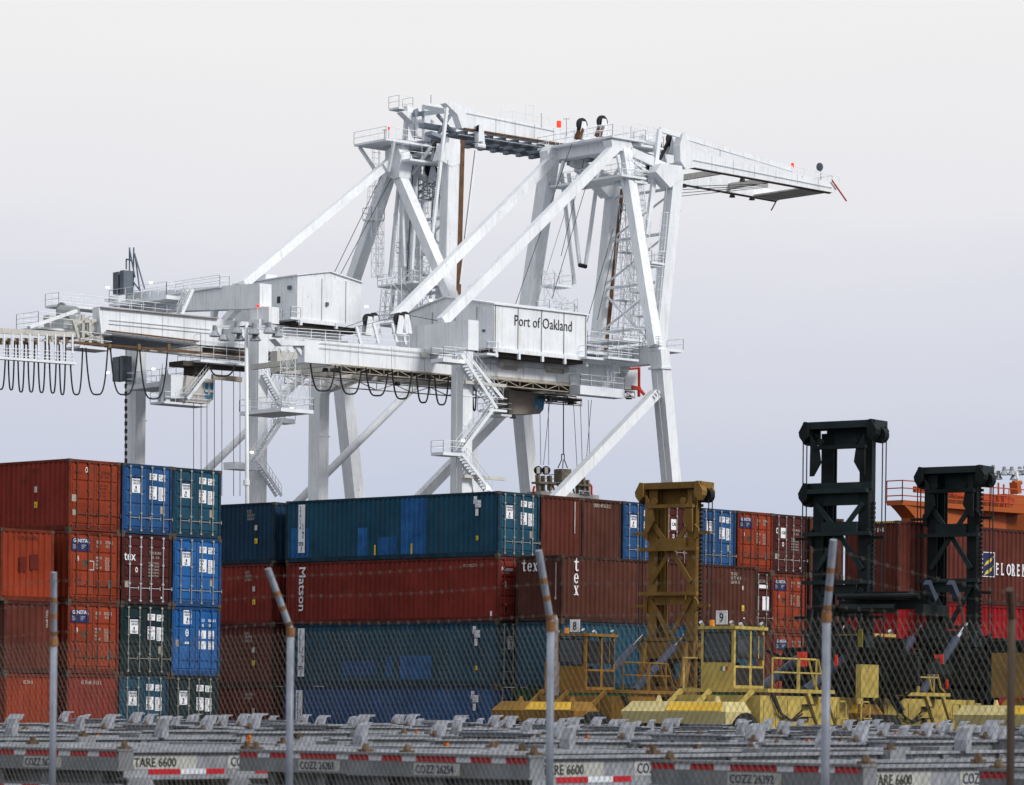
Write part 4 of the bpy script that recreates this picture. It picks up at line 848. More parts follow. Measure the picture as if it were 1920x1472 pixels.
# walkways on the crossbeam and far leg
deck(c2,Pu(205,560,-2.5),1.8,-3.5 if False else 1.0,name='crossbeam_walkway',sides=(0,0,0,0))
dW=(K.L(Pu(205,560,-2))[1]-K.L(Pu(312,552,-2))[1]); deck(c2,Pu(312,553,-2.6),2.2,dW,name='crossbeam_walkway',rh=1.4,th=.4)
dW2=(K.L(Pu(312,545,0))[1]-K.L(Pu(412,540,0))[1]); deck(c2,Pu(412,537,-.6),1.2,dW2,name='crossbeam_walkway',rh=1.2,th=.1)
deck(c2,Pv(110,570,46),15,2.5,name='rear_walkway',rh=1.2)
dW3=(K.L(Pu(200,718,-2))[1]-K.L(Pu(330,708,-2))[1]); deck(c2,Pu(330,712,-2.4),3.8,min(dW3,9),name='leg_platform',rh=1.3,th=.5)
stair(c2,Pv(341,590,38),Pv(362,543,38),name='stair_flight')
part('elevator_machine_cabinet',greyst,c2,lambda q:(q.bar(Pu(224,552,-2),Pu(224,511,-2),K.u,1.0,1.0),q.bar(Pu(237,552,-2),Pu(237,508,-2),K.u,1.2,.7)))
part('elevator_cabin',greyst,c2,lambda q:(q.bar(Pu(224,715,-2),Pu(224,670,-2),K.u,1.0,1.2),q.bar(Pu(236,715,-2),Pu(236,668,-2),K.u,1.2,.5)))
part('elevator_track',mat('black_track_steel',(.03,.03,.035)),c2,lambda q:(q.tube(Pu(236,930,-1.5),Pu(236,655,-1.5),.06,4),[q.bar(Pu(236,y,-1.6),Pu(236,y+8,-1.6),K.u,.2,.25) for y in range(720,930,14)]))
part('jib_mast',mat('blue_grey_mast',(.13,.15,.20)),c2,lambda q:([q.tube(Pu(x0,y0,-1),Pu(x1,y1,-1),.09,5) for x0,y0,x1,y1 in((243,548,243,464),(250,548,251,464),(237,505,237,486),(237,486,245,488),(252,475,271,541),(243,520,263,545),(253,478,262,544),(243,468,253,520))]))
for x,y,uu,v_ in((202,539,-2.6,0),(283,530,-2.6,0),(202,699,-2.4,0),(288,692,-2.4,0),(453,692,2,0),(472,848,-1.5,0),(547,766,-1,0),(687,575,20,0),(808,563,24,0)): part('lit_lamp',lamp,c2,lambda q:q.bar(Pu(x-1.8,y,uu),Pu(x+1.8,y,uu),ZUP,.2,.2))
# rear winch platform
part('cable_drum',mat('galvanised_drum',(.32,.34,.34),.5,metal=.3),c2,lambda q:(q.tube(Pv(117,585,42),Pv(140,588,40),.75,14),q.tube(Pv(115,585,42),Pv(118,585,42),1.0,14),q.bar(Pv(108,608,40),Pv(150,614,40),K.v,2.5,1.0)),smooth=False)
deck(c2,Pv(72,612,38),9.0,4,name='rear_platform',rh=1.5,mid=3); deck(c2,Pv(150,648,36),3.8,3,name='rear_platform',rh=1.4)
part('ramp_beam',white,c2,lambda q:q.bar(Pv(54,614,36.5),Pv(143,583,36.5),K.v,.5,.3))
part('rear_frame',whitedirty,c2,lambda q:([q.bar(Pv(x0,y0,37),Pv(x1,y1,37),K.v,.3,.3) for x0,y0,x1,y1 in((155,590,155,645),(185,575,190,645),(137,600,150,645),(168,600,168,645),(140,605,185,600),(155,620,186,640),(130,640,190,632))],tower(q,Pv(162,640,38),Pv(162,592,38),1.4,1.0,.06)))
# festoon garage
part('festoon_beam',whitedirty,c2,lambda q:(q.bar(Pv(-60,617,34),Pv(140,628,34),K.v,.35,.5),q.bar(Pv(-60,634,34),Pv(136,640,34),K.v,.25,.2)))
part('festoon_trolley',mat('rusty_trolley',(.15,.10,.05),.8),c2,lambda q:[q.bar(Pv(x,634,34),Pv(x,646,34),K.v,.25,.45) for x in (0,15,31,48,68,88,106,122)])
part('festoon_guard',white2,c2,lambda q:(q.bar(Pv(-60,667,33.4),Pv(139,682,33.4),K.v,.8,.25),[q.bar(Pv(x,626,33.4),Pv(x,668+x*.07,33.4),K.v,.08,.16) for x in range(-40,140,16)],q.rail([Pv(-60,668,33.2),Pv(139,680,33.2)],1.0,1.2,.03,3)))
loops(c2,[(-9,11,730,640,640),(15,27,731,640,640),(33,46,735,641,641),(52,65,735,642,642),(71,85,736,643,643),(92,106,737,644,644),(111,123,740,645,645),(132,155,740,680,652),(161,202,740,652,652),(207,258,740,652,656),(262,314,748,656,661),(391,441,705,680,684),(468,512,720,684,690)],33.8)
part('festoon_hanger',mat('rusty_trolley',(.15,.10,.05)),c2,lambda q:[q.bar(Pv(x,645,34),Pv(x,656,34),K.v,.25,.35) for x in (205,260,316)])
# trolley platform and cab
d=deck(c2,Pv(376,674,35.5),8.2,4,name='trolley_platform',rh=2.6,mid=4)
part('trolley_machinery',mat('dark_grease_steel',(.07,.06,.05)),c2,lambda q:(q.bar(Pv(330,682,38),Pv(480,692,38),K.v,2.5,.5),q.bar(Pv(355,690,38),Pv(380,694,38),K.v,2.0,1.4),q.bar(Pv(390,655,37),Pv(480,662,37),K.v,2,.6)))
cab(c2,[(350,704),(401,712),(400,749),(390,757),(345,753)],37.2,2.5,[[(385,718),(401,719),(398,747),(385,748)]],mat('pale_cab_steel',(.48,.46,.44),.6,var=.1))
part('cab_annex',white2,c2,lambda q:(q.bar(Pv(326,748,38.5),Pv(326,705,38.5),K.v,1.8,2.0)))
stair(c2,Pv(352,748,36.4),Pv(392,697,36.4),name='cab_stair'); stair(c2,Pv(308,752,39),Pv(314,700,39),name='cab_stair'); deck(c2,Pv(308,752,37),5.6,2.5,name='cab_walkway',rh=1.0)
part('cab_window_bar',whitedirty,c2,lambda q:(q.bar(Pv(384,733,37.1),Pv(400,734,37.1),K.v,.08,.25),q.bar(Pv(392,718,37.1),Pv(391,748,37.1),K.v,.08,.15)))
part('hoist_rope',cable,c2,lambda q:[q.tube(Pv(x,y0,37),Pv(x,930,37),.045,4) for x,y0 in((363,757),(377,757),(388,757),(402,700),(416,690),(438,690),(450,690))])
part('rope_guard_bar',tanm,c2,lambda q:q.bar(Pv(398,706,36),Pv(452,712,36),K.v,.4,.5))
# house of crane two
b,u0,u1,zt,zb_=house(c2,558,677,516,531,597,610,35,11)
roof(b,c2,u0,u1,35,11,zt,.75,False)
sub('house_fascia',white,b,c2,lambda q:(q.bar(K.W(u0-.1,34.9,zb_-.2),K.W(u1+.1,34.9,zb_-.2),K.v,.25,.4),[q.bar(K.W(u_,34.8,zb_-.1),K.W(u_,34.8,zb_-.7),K.v,.3,.3) for u_ in (u0+.3,u0+5,u1-.4)]))
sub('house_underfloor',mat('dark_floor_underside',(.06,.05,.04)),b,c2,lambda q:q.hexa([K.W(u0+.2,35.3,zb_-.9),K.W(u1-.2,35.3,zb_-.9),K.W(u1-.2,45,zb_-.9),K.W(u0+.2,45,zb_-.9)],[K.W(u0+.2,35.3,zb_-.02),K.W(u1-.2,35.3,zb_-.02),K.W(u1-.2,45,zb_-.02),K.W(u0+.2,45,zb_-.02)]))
dw=Pu(523,565,u0-.03); sub('house_door',white2,b,c2,lambda q:q.bar(dw-ZUP*1.1,dw+ZUP*.9,K.u,.06,1.0)); sub('door_window',glassd,b,c2,lambda q:q.bar(dw-K.u*.04-ZUP*.2,dw-K.u*.04+ZUP*.5,K.u,.05,.55))
w_=Pv(613,574,34.95); sub('vent_box',greyst,b,c2,lambda q:q.bar(w_,w_+ZUP*.4,K.v,.3,.3)); w2=Pu(543,543,u0-.1); sub('vent_box',greyst,b,c2,lambda q:q.bar(w2,w2+ZUP*.4,K.u,.3,.45))
sub('panel_joint',seam,b,c2,lambda q:[q.bar(K.W(u_,34.98,zb_),K.W(u_,34.98,zt-.02),K.v,.05,.05) for u_ in (u0+3.2,u0+6.4)])
sub('roof_hatch',white,b,c2,lambda q:q.bar(K.W(u0+1,42,zt+.1),K.W(u0+1,42,zt+.7),K.u,1.5,2.2))
deck(c2,Pu(545,594,u0-1.3),1.3,3.2,name='door_platform')
deck(c2,Pu(860,588,22),4,14,name='frame_walkway',rh=1.3)
part('red_marker_lamp',redl,c2,lambda q:q.tube(Pu(483,576,-.9),Pu(483,571,-.9),.14,6)); part('marker_post',white2,c2,lambda q:q.tube(Pu(483,600,-.9),Pu(483,576,-.9),.05,4))
# stairs on the near leg
vs=VN-1.8
deck(c2,Pv(532,784,vs),1.5,1.8,name='stair_landing',th=.5); stair(c2,Pv(534,782,vs),Pv(480,864,vs)); deck(c2,Pv(440,868,vs-.5),2.9,1.9,name='stair_landing',rh=.1,th=.6); stair(c2,Pv(488,868,vs),Pv(528,930,vs)); stair(c2,Pv(500,700,vs),Pv(545,780,vs))
part('stair_frame',white2,c2,lambda q:[tower(q,Pv(520,760,33),Pv(520,650,33),1.6,1.6,.05)])
# ---------------------------------------------------------------- floodlight masts
greyst2=mat('mid_grey_ballast_housing',(.24,.25,.27),.5)
def light_mast(label,px,ptop,Y,lamps,arm_y,arm,zb=0,coll=None):
    base=atY(px,CY,Y); t=thing('floodlight_mast',label,'light mast',(base.x,Y,0),0,'floodlight masts'); top=atY(px,ptop,Y)
    part('pole',white,t,lambda q:(q.tube((base.x,Y,0),(base.x,Y,top.z*.3),.16,12),q.tube((base.x,Y,top.z*.3),(top.x,Y,top.z),.125,12,r2=.105)),smooth=True)
    if coll: k=atY(px,coll,Y); part('pole_collar',white,t,lambda q:q.tube(k-ZUP*.15,k+ZUP*.15,.19,12))
    part('cross_arm',white2,t,lambda q:[q.bar(atY(x0,y0,Y),atY(x1,y1,Y),ZUP,.09,.09) for x0,y0,x1,y1 in arm])
    for x,y in lamps:
        c=atY(x,y,Y+random.uniform(-.3,.3)); hh=part('lamp_ballast',greyst2,t,lambda q:q.tube(c+ZUP*.36,c+ZUP*.05,.13,12,r2=.16)); h=part('floodlight',alum,t,lambda q:(q.tube(c+ZUP*.05,c-ZUP*.22,.16,14,r2=.33),q.tube(c-ZUP*.22,c-ZUP*.27,.33,14)),smooth=False)
        sub('lamp_glass',mat('lamp_glass',(.5,.52,.5),.2),h,t,lambda q:q.tube(c-ZUP*.271,c-ZUP*.29,.28,14))
light_mast('slender white mast with a ring of eight aluminium floodlights, behind the slate blue container',462,608,195,[(403,622),(420,629),(444,616),(449,630),(476,618),(479,630),(504,616),(520,623)],0,[(403,612,520,612),(420,616,505,616),(441,614,484,610)],coll=905)
light_mast('white floodlight mast cut by the right edge, above the orange deckhouse',1907,885,260,[(1862,881),(1872,892),(1883,884),(1897,884),(1901,893),(1912,884),(1922,882),(1930,884)],0,[(1855,882,1935,880)])
# ---------------------------------------------------------------- top loaders
ochre=mat('ochre_machine_paint',(.24,.125,.02),.6,var=.25,rust=.35,streak=.4,dirt=.35,scale=1.5,rustcol=(.12,.04,.012),spec=.1)
brownm=mat('brown_ochre_mast_paint',(.19,.11,.030),.65,var=.3,rust=.3,streak=.4,dirt=.5,scale=1.5,rustcol=(.08,.03,.01),spec=.1)
yellow=mat('yellow_machine_paint',(.44,.335,.085),.6,var=.22,rust=.3,streak=.4,dirt=.5,scale=1.5,rustcol=(.2,.10,.02),spec=.12)
cream=mat('pale_yellow_fender_paint',(.52,.45,.21),.55,var=.15,rust=.2,streak=.3,scale=2,rustcol=(.25,.14,.04),spec=.12)
dgreenm=mat('black_green_mast_paint',(.006,.010,.011),.6,var=.4,dirt=.4,spec=.12)
dgreen2=mat('dark_green_plate_paint',(.014,.025,.028),.6,var=.3,spec=.12)
steelc=mat('blue_grey_cylinder_paint',(.035,.045,.075),.5,var=.2)
chrome=mat('chromed_rod',(.6,.65,.75),.15,metal=1)
tyre=mat('tyre_rubber',(.012,.012,.012),.85,var=.3)
exh=mat('heat_marked_exhaust_steel',(.35,.30,.30),.4,metal=.6,var=.4,scale=3)
def Mx(Fm): return Fm
def mast(t,Fm,u,v0,H_,m,m2,w=3.0,raised_by=0,zb=.9):
    W=lambda a,b,z:Fm.W(u+a,v0+b,z); U,V=Fm.u,Fm.v
    def box(q,a0,a1,b0,b1,z0,z1): q.hexa([W(a0,b0,z0),W(a1,b0,z0),W(a1,b1,z0),W(a0,b1,z0)],[W(a0,b0,z1),W(a1,b0,z1),W(a1,b1,z1),W(a0,b1,z1)])
    h=w/2; Ho=H_-raised_by
    for s in (1,-1):
        lo,hi=sorted((s*(h-.28),s*(h-.66)))
        part('mast_column',m,t,lambda q:(box(q,0,.07,lo,hi,zb,Ho-.3),box(q,.07,.28,(hi-.07) if s>0 else lo,hi if s>0 else lo+.07,zb,Ho-.3),box(q,.28,.35,lo,hi,zb,Ho-.3)))
        l2,h2=sorted((s*(h-.64),s*(h-.76)))
        if raised_by: l2,h2=sorted((s*(h-.36),s*(h-.84)))
        part('inner_column',m,t,lambda q:(box(q,.38,.44,l2,h2,zb+raised_by,H_-.4),box(q,.44,.58,l2 if s<0 else h2-.06,l2+.06 if s<0 else h2,zb+raised_by,H_-.4),box(q,.58,.64,l2,h2,zb+raised_by,H_-.4)))
        part('lift_chain',blacks,t,lambda q:[box(q,.2,.32,s*(h-.2)-.04,s*(h-.2)+.04,z,z+.10) for z in [Ho-.8-i*.16 for i in range(int((Ho-2)/.16))]])
        part('lift_cylinder',m2,t,lambda q:q.tube(W(.45,s*(h-.55),zb),W(.45,s*(h-.55),Ho-1.2),.07,8))
        for Hh in ([H_] if not raised_by or s<0 else [H_,Ho]):
            hd=part('sheave_head',m,t,lambda q:(q.prism([W(-.3,s*(h-.05),Hh-.02),W(-.3,s*(h+.16),Hh-.38),W(-.3,s*(h+.13),Hh-.55),W(-.3,s*(h-.02),Hh-.74),W(-.3,s*(h-.2),Hh-.55),W(-.3,s*(h-.2),Hh-.05)],U*.35),q.prism([W(.5,s*(h-.05),Hh-.02),W(.5,s*(h+.16),Hh-.38),W(.5,s*(h+.13),Hh-.55),W(.5,s*(h-.02),Hh-.74),W(.5,s*(h-.2),Hh-.55),W(.5,s*(h-.2),Hh-.05)],U*.12)))
            sub('sheave_wheel',dgreenm,hd,t,lambda q:(q.tube(W(.12,s*(h+.02),Hh-.55),W(.4,s*(h+.02),Hh-.55),.27,14)))
        part('hose',blacks,t,lambda q:[q.tube(W(.1+d,s*(h+.2),H_-.7),W(.1+d,s*(h+.18),zb+1),.022,5) for d in (0,.25)])
        lg=part('lifting_lug',m,t,lambda q:q.prism([W(-.28,s*(h-.30),H_-.5),W(-.28,s*(h-.62),H_-.95),W(-.28,s*(h-.70),H_-1.45),W(-.28,s*(h-.42),H_-1.9),W(-.28,s*(h-.28),H_-1.9)],U*.08))
        sub('lug_ring',m,lg,t,lambda q:q.tube(W(-.3,s*(h-.68),H_-.75),W(-.2,s*(h-.68),H_-.75),.13,10))
        part('guide_bracket',m,t,lambda q:[(q.prism([W(-.1,s*(h-.3),z),W(-.1,s*(h-.12),z+.12),W(-.1,s*(h-.12),z+.42),W(-.1,s*(h-.3),z+.6)],U*.1),q.bar(W(-.05,s*(h-.12),z+.27),W(-.05,s*(h+.38),z+.27),ZUP,.10,.1)) for z in (Ho-2.2,Ho-4.9,Ho-6.5)])
    part('head_beam',m2,t,lambda q:(box(q,-.2,.7,-h-.05,h+.05,H_-.28,H_-.04)))
    part('head_plate',m2,t,lambda q:(box(q,.40,.48,-h+.55,h-.55,H_-.85,H_-.28)))
    if raised_by:
        part('stage_beam',m2,t,lambda q:(box(q,-.1,.08,-h+.1,h-.1,Ho-.28,Ho-.03),box(q,.02,.10,-h+.6,h-.6,Ho-.8,Ho-.28))); part('cross_bar',m2,t,lambda q:(box(q,-.3,-.12,-h+.2,h-.2,H_-2.5,H_-2.35)))
    hx=h-.46; zt=Ho-(.75 if raised_by else 1.5)
    part('cross_brace',m2,t,lambda q:[q.bar(W(-.06,a,z0),W(-.06,b,z1),U,.07,.17) for a,b,z0,z1 in((hx,0,zt,zt-1.05),(-hx,0,zt,zt-1.05),(0,hx,zt-1.05,zt-2.25),(0,-hx,zt-1.05,zt-2.25),(hx,0,zt-2.9,zt-4.3),(-hx,0,zt-2.9,zt-4.3),(hx,0,zt-5.3,zt-6.4),(-hx,0,zt-5.3,zt-6.4))])
    part('cross_bar',m2,t,lambda q:[box(q,-.32,-.14,-h+.05,h-.05,z,z+.13) for z in (zt-1.1,zt-2.75,zt-4.45)]+[box(q,-.1,.02,-h+.66,h-.66,zt-.96,zt-.62),box(q,-.1,.02,-h+.66,h-.66,zt-3.1,zt-2.76)])
    part('cross_bar',m,t,lambda q:box(q,-.34,-.16,-h+.25,h-.45,H_-.85-.15,H_-.87))
    part('foot_beam',m2,t,lambda q:(box(q,-.3,.3,-h+.15,h-.15,zt-5.1,zt-4.5)))
    part('carriage',m,t,lambda q:(box(q,.9,1.4,-h+.2,h-.2,zb+.8,zb+1.3),box(q,.9,1.4,-h+.2,h-.2,zb+2.6,zb+3.1),[box(q,1.0,1.3,b,b+.3,zb+.6,zb+3.3) for b in (-h+.3,-.2,h-.7)]))
def wheels(t,Fm,pos,r=.82):
    for u,v in pos:
        w=part('tyre',tyre,t,lambda q:q.tube(Fm.W(u,v-.3,r),Fm.W(u,v+.3,r),r,22)); sub('wheel_rim',ochre,w,t,lambda q:q.tube(Fm.W(u,v-.32,r),Fm.W(u,v+.32,r),r*.45,14))
def loader(label,X,Z0,umast,Hm,body,mastm,mastm2,fender,num=None,raised_by=0,fw=2.2,vc=.75,w=3.0,showmast=True,code=''):
    Fm=Frame(X,Z0,R(55)); U,V=Fm.u,Fm.v
    t=thing('container_top_loader',label,'top loader',Fm.W(0,0,0),0,'top loaders behind the fence'); W=Fm.W
    def box(q,u0,u1,v0,v1,z0,z1): q.hexa([W(u0,v0,z0),W(u1,v0,z0),W(u1,v1,z0),W(u0,v1,z0)],[W(u0,v0,z1),W(u1,v0,z1),W(u1,v1,z1),W(u0,v1,z1)])
    ft=part('rear_fender',fender,t,lambda q:(q.hexa([W(-.25,-fw+.05,1.28),W(1.2,-fw+.05,1.28),W(1.2,fw-.05,1.28),W(-.25,fw-.05,1.28)],[W(-.35,-fw,1.66),W(1.2,-fw,1.66),W(1.2,fw,1.66),W(-.35,fw,1.66)]),q.hexa([W(-.35,-fw,1.66),W(1.2,-fw,1.66),W(1.2,fw,1.66),W(-.35,fw,1.66)],[W(.0,-fw+.2,1.98),W(1.1,-fw+.2,1.98),W(1.1,fw-.2,1.98),W(.0,fw-.2,1.98)]),[q.prism([W(.3,v,1.97),W(.4,v,2.16),W(.5,v,2.16),W(.6,v,1.97)],V*.06) for v in (-1.2,1.0)]))
    sub('yellow_stripe',mat('yellow_stripe_paint',(.62,.38,.02),.5,var=.15),ft,t,lambda q:q.hexa([W(-.345,-fw+.15,1.69),W(-.30,-fw+.15,1.69),W(-.30,.3,1.69),W(-.345,.3,1.69)],[W(-.03,-fw+.3,1.96),W(.03,-fw+.3,1.96),W(.03,.3,1.96),W(-.03,.3,1.96)]))
    part('chassis_body',body,t,lambda q:(box(q,1.9,umast-.6,-1.3,1.3,1.0,2.2),box(q,1.2,umast-1,-.9,.9,.6,1.0),q.hexa([W(2.0,-1.8,1.0),W(5.6,-1.8,1.0),W(5.6,-1.3,1.0),W(2.0,-1.3,1.0)],[W(2.0,-1.8,2.2),W(5.2,-1.8,2.2),W(5.2,-1.3,2.2),W(2.0,-1.3,2.2)])))
    part('axle_frame',dgreenm,t,lambda q:(box(q,-.05,1.6,-1.9,1.9,.7,1.45),box(q,umast-1.6,umast-.7,-2.2,2.2,.7,1.3)))
    wheels(t,Fm,[(.8,v) for v in (-1.75,1.75)]+[(umast-.9,v) for v in (-2.3,-1.6,1.6,2.3)])
    part('hydraulic_hose',blacks,t,lambda q:[q.sweep([W(2.6+i*.12,-1.84,2.2),W(2.9+i*.15,-1.95,1.7-.1*i),W(3.8+i*.1,-1.9,1.4),W(4.6,-1.84,1.75-.12*i)],.03,5) for i in range(3)])
    part('support_strut',body,t,lambda q:[q.bar(W(a,-1.86,2.3),W(a+.7,-1.86,1.3),V,.1,.16) for a in (4.9,6.1)]+[q.bar(W(1.4,v,1.9),W(2.2,v,2.35),V,.1,.14) for v in (-1.4,.2,1.3)])
    part('service_panel',body,t,lambda q:[box(q,a,a+.6,-1.825,-1.80,1.2,2.05) for a in (2.2,2.95,3.7)]); part('step_plate',blacks,t,lambda q:[box(q,4.6,5.1,-2.05,-1.82,z,z+.04) for z in (1.1,1.5,1.9)])
    dk_=part('deck',body,t,lambda q:(box(q,2.3,6.6,-1.9,vc+.3,2.3,2.42)))
    sub('guard_rail',body,dk_,t,lambda q:([q.path([W(a,-1.88,2.42),W(a,-1.88,3.4),W(b,-1.88,3.4),W(b,-1.88,2.42)],.035,5) for a,b in((2.6,4.2),(4.3,5.4))]+[q.tube(W(2.6,-1.88,2.95),W(5.7,-1.88,2.95),.03,5),q.path([W(5.5,-1.88,3.4),W(5.9,-1.88,2.6),W(6.2,-1.88,2.45)],.035,5),q.path([W(5.9,-1.3,3.4),W(6.3,-1.3,2.6),W(6.5,-1.3,2.45)],.035,5),q.tube(W(5.4,-1.88,3.4),W(5.9,-1.3,3.4),.03,5),q.path([W(2.5,1.4,2.42),W(2.5,1.4,3.4),W(2.5,.9,3.4)],.035,5)]))
    part('boarding_ladder',body,t,lambda q:[([q.sweep([W(u_,-2.0,.7),W(u_,-2.0,1.9),W(u_+.08,-2.0,2.05),W(u_+.5,-2.0,2.05),W(u_+.58,-2.0,1.9),W(u_+.58,-2.0,.7)],.035,6)]+[q.bar(W(u_,-2.0,z),W(u_+.58,-2.0,z),ZUP,.04,.2) for z in (.8,1.15,1.5)]) for u_ in (6.6,8.2)])
    # cab
    c0=3.0; cw=1.25; cl=1.9; z0=2.42; z1=4.45
    cb=part('operator_cab',body,t,lambda q:(box(q,c0,c0+cl,vc-cw,vc,z0,z0+.75),box(q,c0-.08,c0+cl+.1,vc-cw-.08,vc+.08,z1-.10,z1),[box(q,a,a+.1,b,b+.1,z0+.75,z1-.1) for a in (c0,c0+1.0,c0+cl-.1) for b in (vc-cw,vc-.1)],box(q,c0,c0+.06,vc-cw+.1,vc-.1,z0+.75,z0+.85)))
    for nm,a0,a1,b0,b1,za,zb2 in (('rear_window',c0-.012,c0+.0,vc-cw+.1,vc-.1,z0+.86,z1-.18),('side_window',c0+.12,c0+.95,vc-cw-.012,vc-cw,z0+.95,z1-.25),('door_window',c0+1.12,c0+1.85,vc-cw-.012,vc-cw,z0+.95,z1-.25),('lower_window',c0+1.12,c0+1.85,vc-cw-.012,vc-cw,z0+.12,z0+.68),('lower_window',c0+.12,c0+.95,vc-cw-.012,vc-cw,z0+.12,z0+.68)):
        fr=sub(nm,blacks,cb,t,lambda q:box(q,a0-.004 if a1-a0<.1 and 'rear' in nm else a0-.0,a1,b0,b1,za,zb2))
    gl=mat('cab_glass',(.02,.026,.03),.08,var=.5,scale=2,spec=.5)
    sub('window_pane',gl,cb,t,lambda q:(box(q,c0-.02,c0-.017,vc-cw+.16,vc-.16,z0+.92,z1-.24)))
    sub('window_pane',gl,cb,t,lambda q:(box(q,c0+1.18,c0+1.79,vc-cw-.022,vc-cw-.018,z0+1.01,z1-.31)))
    sub('window_pane',gl,cb,t,lambda q:(box(q,c0+.18,c0+.89,vc-cw-.022,vc-cw-.018,z0+1.01,z1-.31)))
    sub('window_frame',body,cb,t,lambda q:(box(q,c0+1.48,c0+1.52,vc-cw-.03,vc-cw-.024,z0+1.0,z1-.3)))
    sub('driver_seat',blacks,cb,t,lambda q:(box(q,c0+.5,c0+.65,vc-.9,vc-.35,z0+.8,z0+1.45),box(q,c0+.5,c0+1.0,vc-.9,vc-.35,z0+.76,z0+.86)))
    sub('roof_lamp',chrome,cb,t,lambda q:[q.tube(W(c0-.02+a,vc-b,z1+.03),W(c0-.12+a,vc-b,z1+.13),.07,8) for a,b in((0,.05),(0,1.2),(1.9,1.2),(1.9,.4))])
    sub('beacon',mat('amber_beacon',(.75,.25,.02),.4,emit=.15),cb,t,lambda q:q.tube(W(c0+.1,vc-.35,z1),W(c0+.1,vc-.35,z1+.2),.08,10))
    if num:
        q=mb(wht); a=c0+.0; b=vc-.55 if True else 0; q.hexa([W(a,b,z1+.05),W(a+.03,b,z1+.05),W(a+.03,b-.42,z1+.05),W(a,b-.42,z1+.05)],[W(a,b,z1+.5),W(a+.03,b,z1+.5),W(a+.03,b-.42,z1+.5),W(a,b-.42,z1+.5)])
        q.text(num,W(a-.006,b-.21,z1+.12),-V,ZUP,.30,blk,.8,.012,center=True); o=q.build('number_plate',wht,None); reparent(o,cb,t)
    if code:
        q=mb(dkred); q.text(code,W(2.6,-1.806,1.45),U,ZUP,.2,blk,.9); q.build('lettering',blk,t)
    if showmast:
        mast(t,Fm,umast,0,Hm,mastm,mastm2,w,raised_by)
        for v_ in (1.05,-.75):
            A=W(umast-3.6,v_,2.4); B=W(umast-.25,v_,Hm-raised_by-5.9+.15); C_=A.lerp(B,.78)
            cy=part('tilt_cylinder',steelc,t,lambda q:(q.tube(A,C_,.15,10),q.tube(A.lerp(B,.3),A.lerp(B,.34),.18,10))); sub('piston_rod',chrome,cy,t,lambda q:q.tube(C_,B,.075,8))
        part('mast_pivot_frame',mastm,t,lambda q:(box(q,umast-.9,umast-.2,-1.2,1.2,1.2,2.6),[q.bar(W(umast-1.0,s*.9,1.2),W(umast-.2,s*.9,4.2),V,.12,.5) for s in (-1,1)]))
    return t,Fm
L1,F1=loader('ochre top loader with a brown mast and a number 8 plate on its cab',.9,120,8.7,10.25,ochre,brownm,brownm,ochre,'8',code='N2018',fw=1.75,vc=1.25,w=2.65)
part('exhaust_stack',exh,L1,lambda q:(q.tube(F1.W(1.9,.55,2.2),F1.W(1.9,.55,3.4),.14,10),q.sweep([F1.W(1.9,.55,3.4),F1.W(1.9,.55,4.9),F1.W(1.9,.62,5.05)],.085,10)))
L2,F2=loader('yellow top loader with the tallest black mast and a number 9 plate on its cab',5.27,108,10.2,11.66,yellow,dgreenm,dgreen2,cream,'9',raised_by=2.1,w=2.7,fw=1.95,vc=1.05,code='N2 CZ70649')
q=mb(wht); 
for i,c in enumerate((mat('flag_green',(.02,.18,.06)),wht,mat('flag_red',(.5,.02,.02)))):
    a=F2.W(2.985,.30-.09*i,3.0); q.add([a,a-F2.v*.09,a-F2.v*.09+ZUP*.14,a+ZUP*.14],[(0,1,2,3)],c)
q.build('flag_sticker',wht,L2)
L3,F3=loader('yellow top loader behind the tallest mast, with the shorter black mast at the right',10.05,115.6,10.2,10.72,yellow,dgreenm,dgreen2,ochre,None,w=2.55,code='70651')
L4,F4=loader('ochre top loader with a cream fender at the right edge, its mast out of frame',16.6,112,10.5,10.5,ochre,dgreenm,dgreen2,cream,'7')
part('engine_cowl',mat('dull_tan_cowl_paint',(.20,.12,.03),.7,var=.3,rust=.3),L4,lambda q:q.bar(F4.W(1.8,1.2,3.0),F4.W(3.0,1.2,3.0),F4.v,1.4,1.5))
part('side_tank',yellow,L2,lambda q:q.bar(F2.W(8.6,-2.0,2.2),F2.W(8.6,-2.0,3.3),F2.v,.2,1.2))
# spreaders hung on the black masts
def spread(t,Fm,u,vc,z,L_,m,name='spreader_beam'):
    W=Fm.W; b=part(name,m,t,lambda q:(q.bar(W(u,vc-L_/2,z),W(u,vc+L_/2,z),ZUP,.32,.5),[q.bar(W(u-.9,vc+s*L_/2,z-.2),W(u+.9,vc+s*L_/2,z-.2),ZUP,.35,.3) for s in (-1,1)],q.bar(W(u-.2,vc-L_*.3,z+.32),W(u-.2,vc+L_*.3,z+.32),ZUP,.2,.5),q.tube(W(u-.6,vc-L_*.45,z+.25),W(u-.6,vc+L_*.45,z+.25),.1,8),q.tube(W(u-.65,vc-L_*.2,z-.15),W(u-.65,vc+L_*.4,z-.15),.16,8)))
    return b
spread(L2,F2,8.8,-2.6,5.3,3.4,dgreenm); spread(L3,F3,11.6,.2,4.05,6.0,dgreen2); spread(L2,F2,11.4,-.6,3.4,5.0,dgreenm)
for (x,y) in ((1738,1092),(1782,1092)): 
    a=F2.P(x,y,u=8.4); part('twistlock_arm',steelc,L2,lambda q:q.bar(a,a+F2.u*.5-ZUP*.55,F2.v,.22,.22))
ch=F2.P(1797,1118,u=8.6); part('hanging_chain',mat('rusty_chain',(.05,.035,.025)),L2,lambda q:[q.tube(ch-F2.v*(.04*i)-ZUP*.16*i,ch-F2.v*(.04*i+.03)-ZUP*(.16*i+.13),.05,5) for i in range(9)])
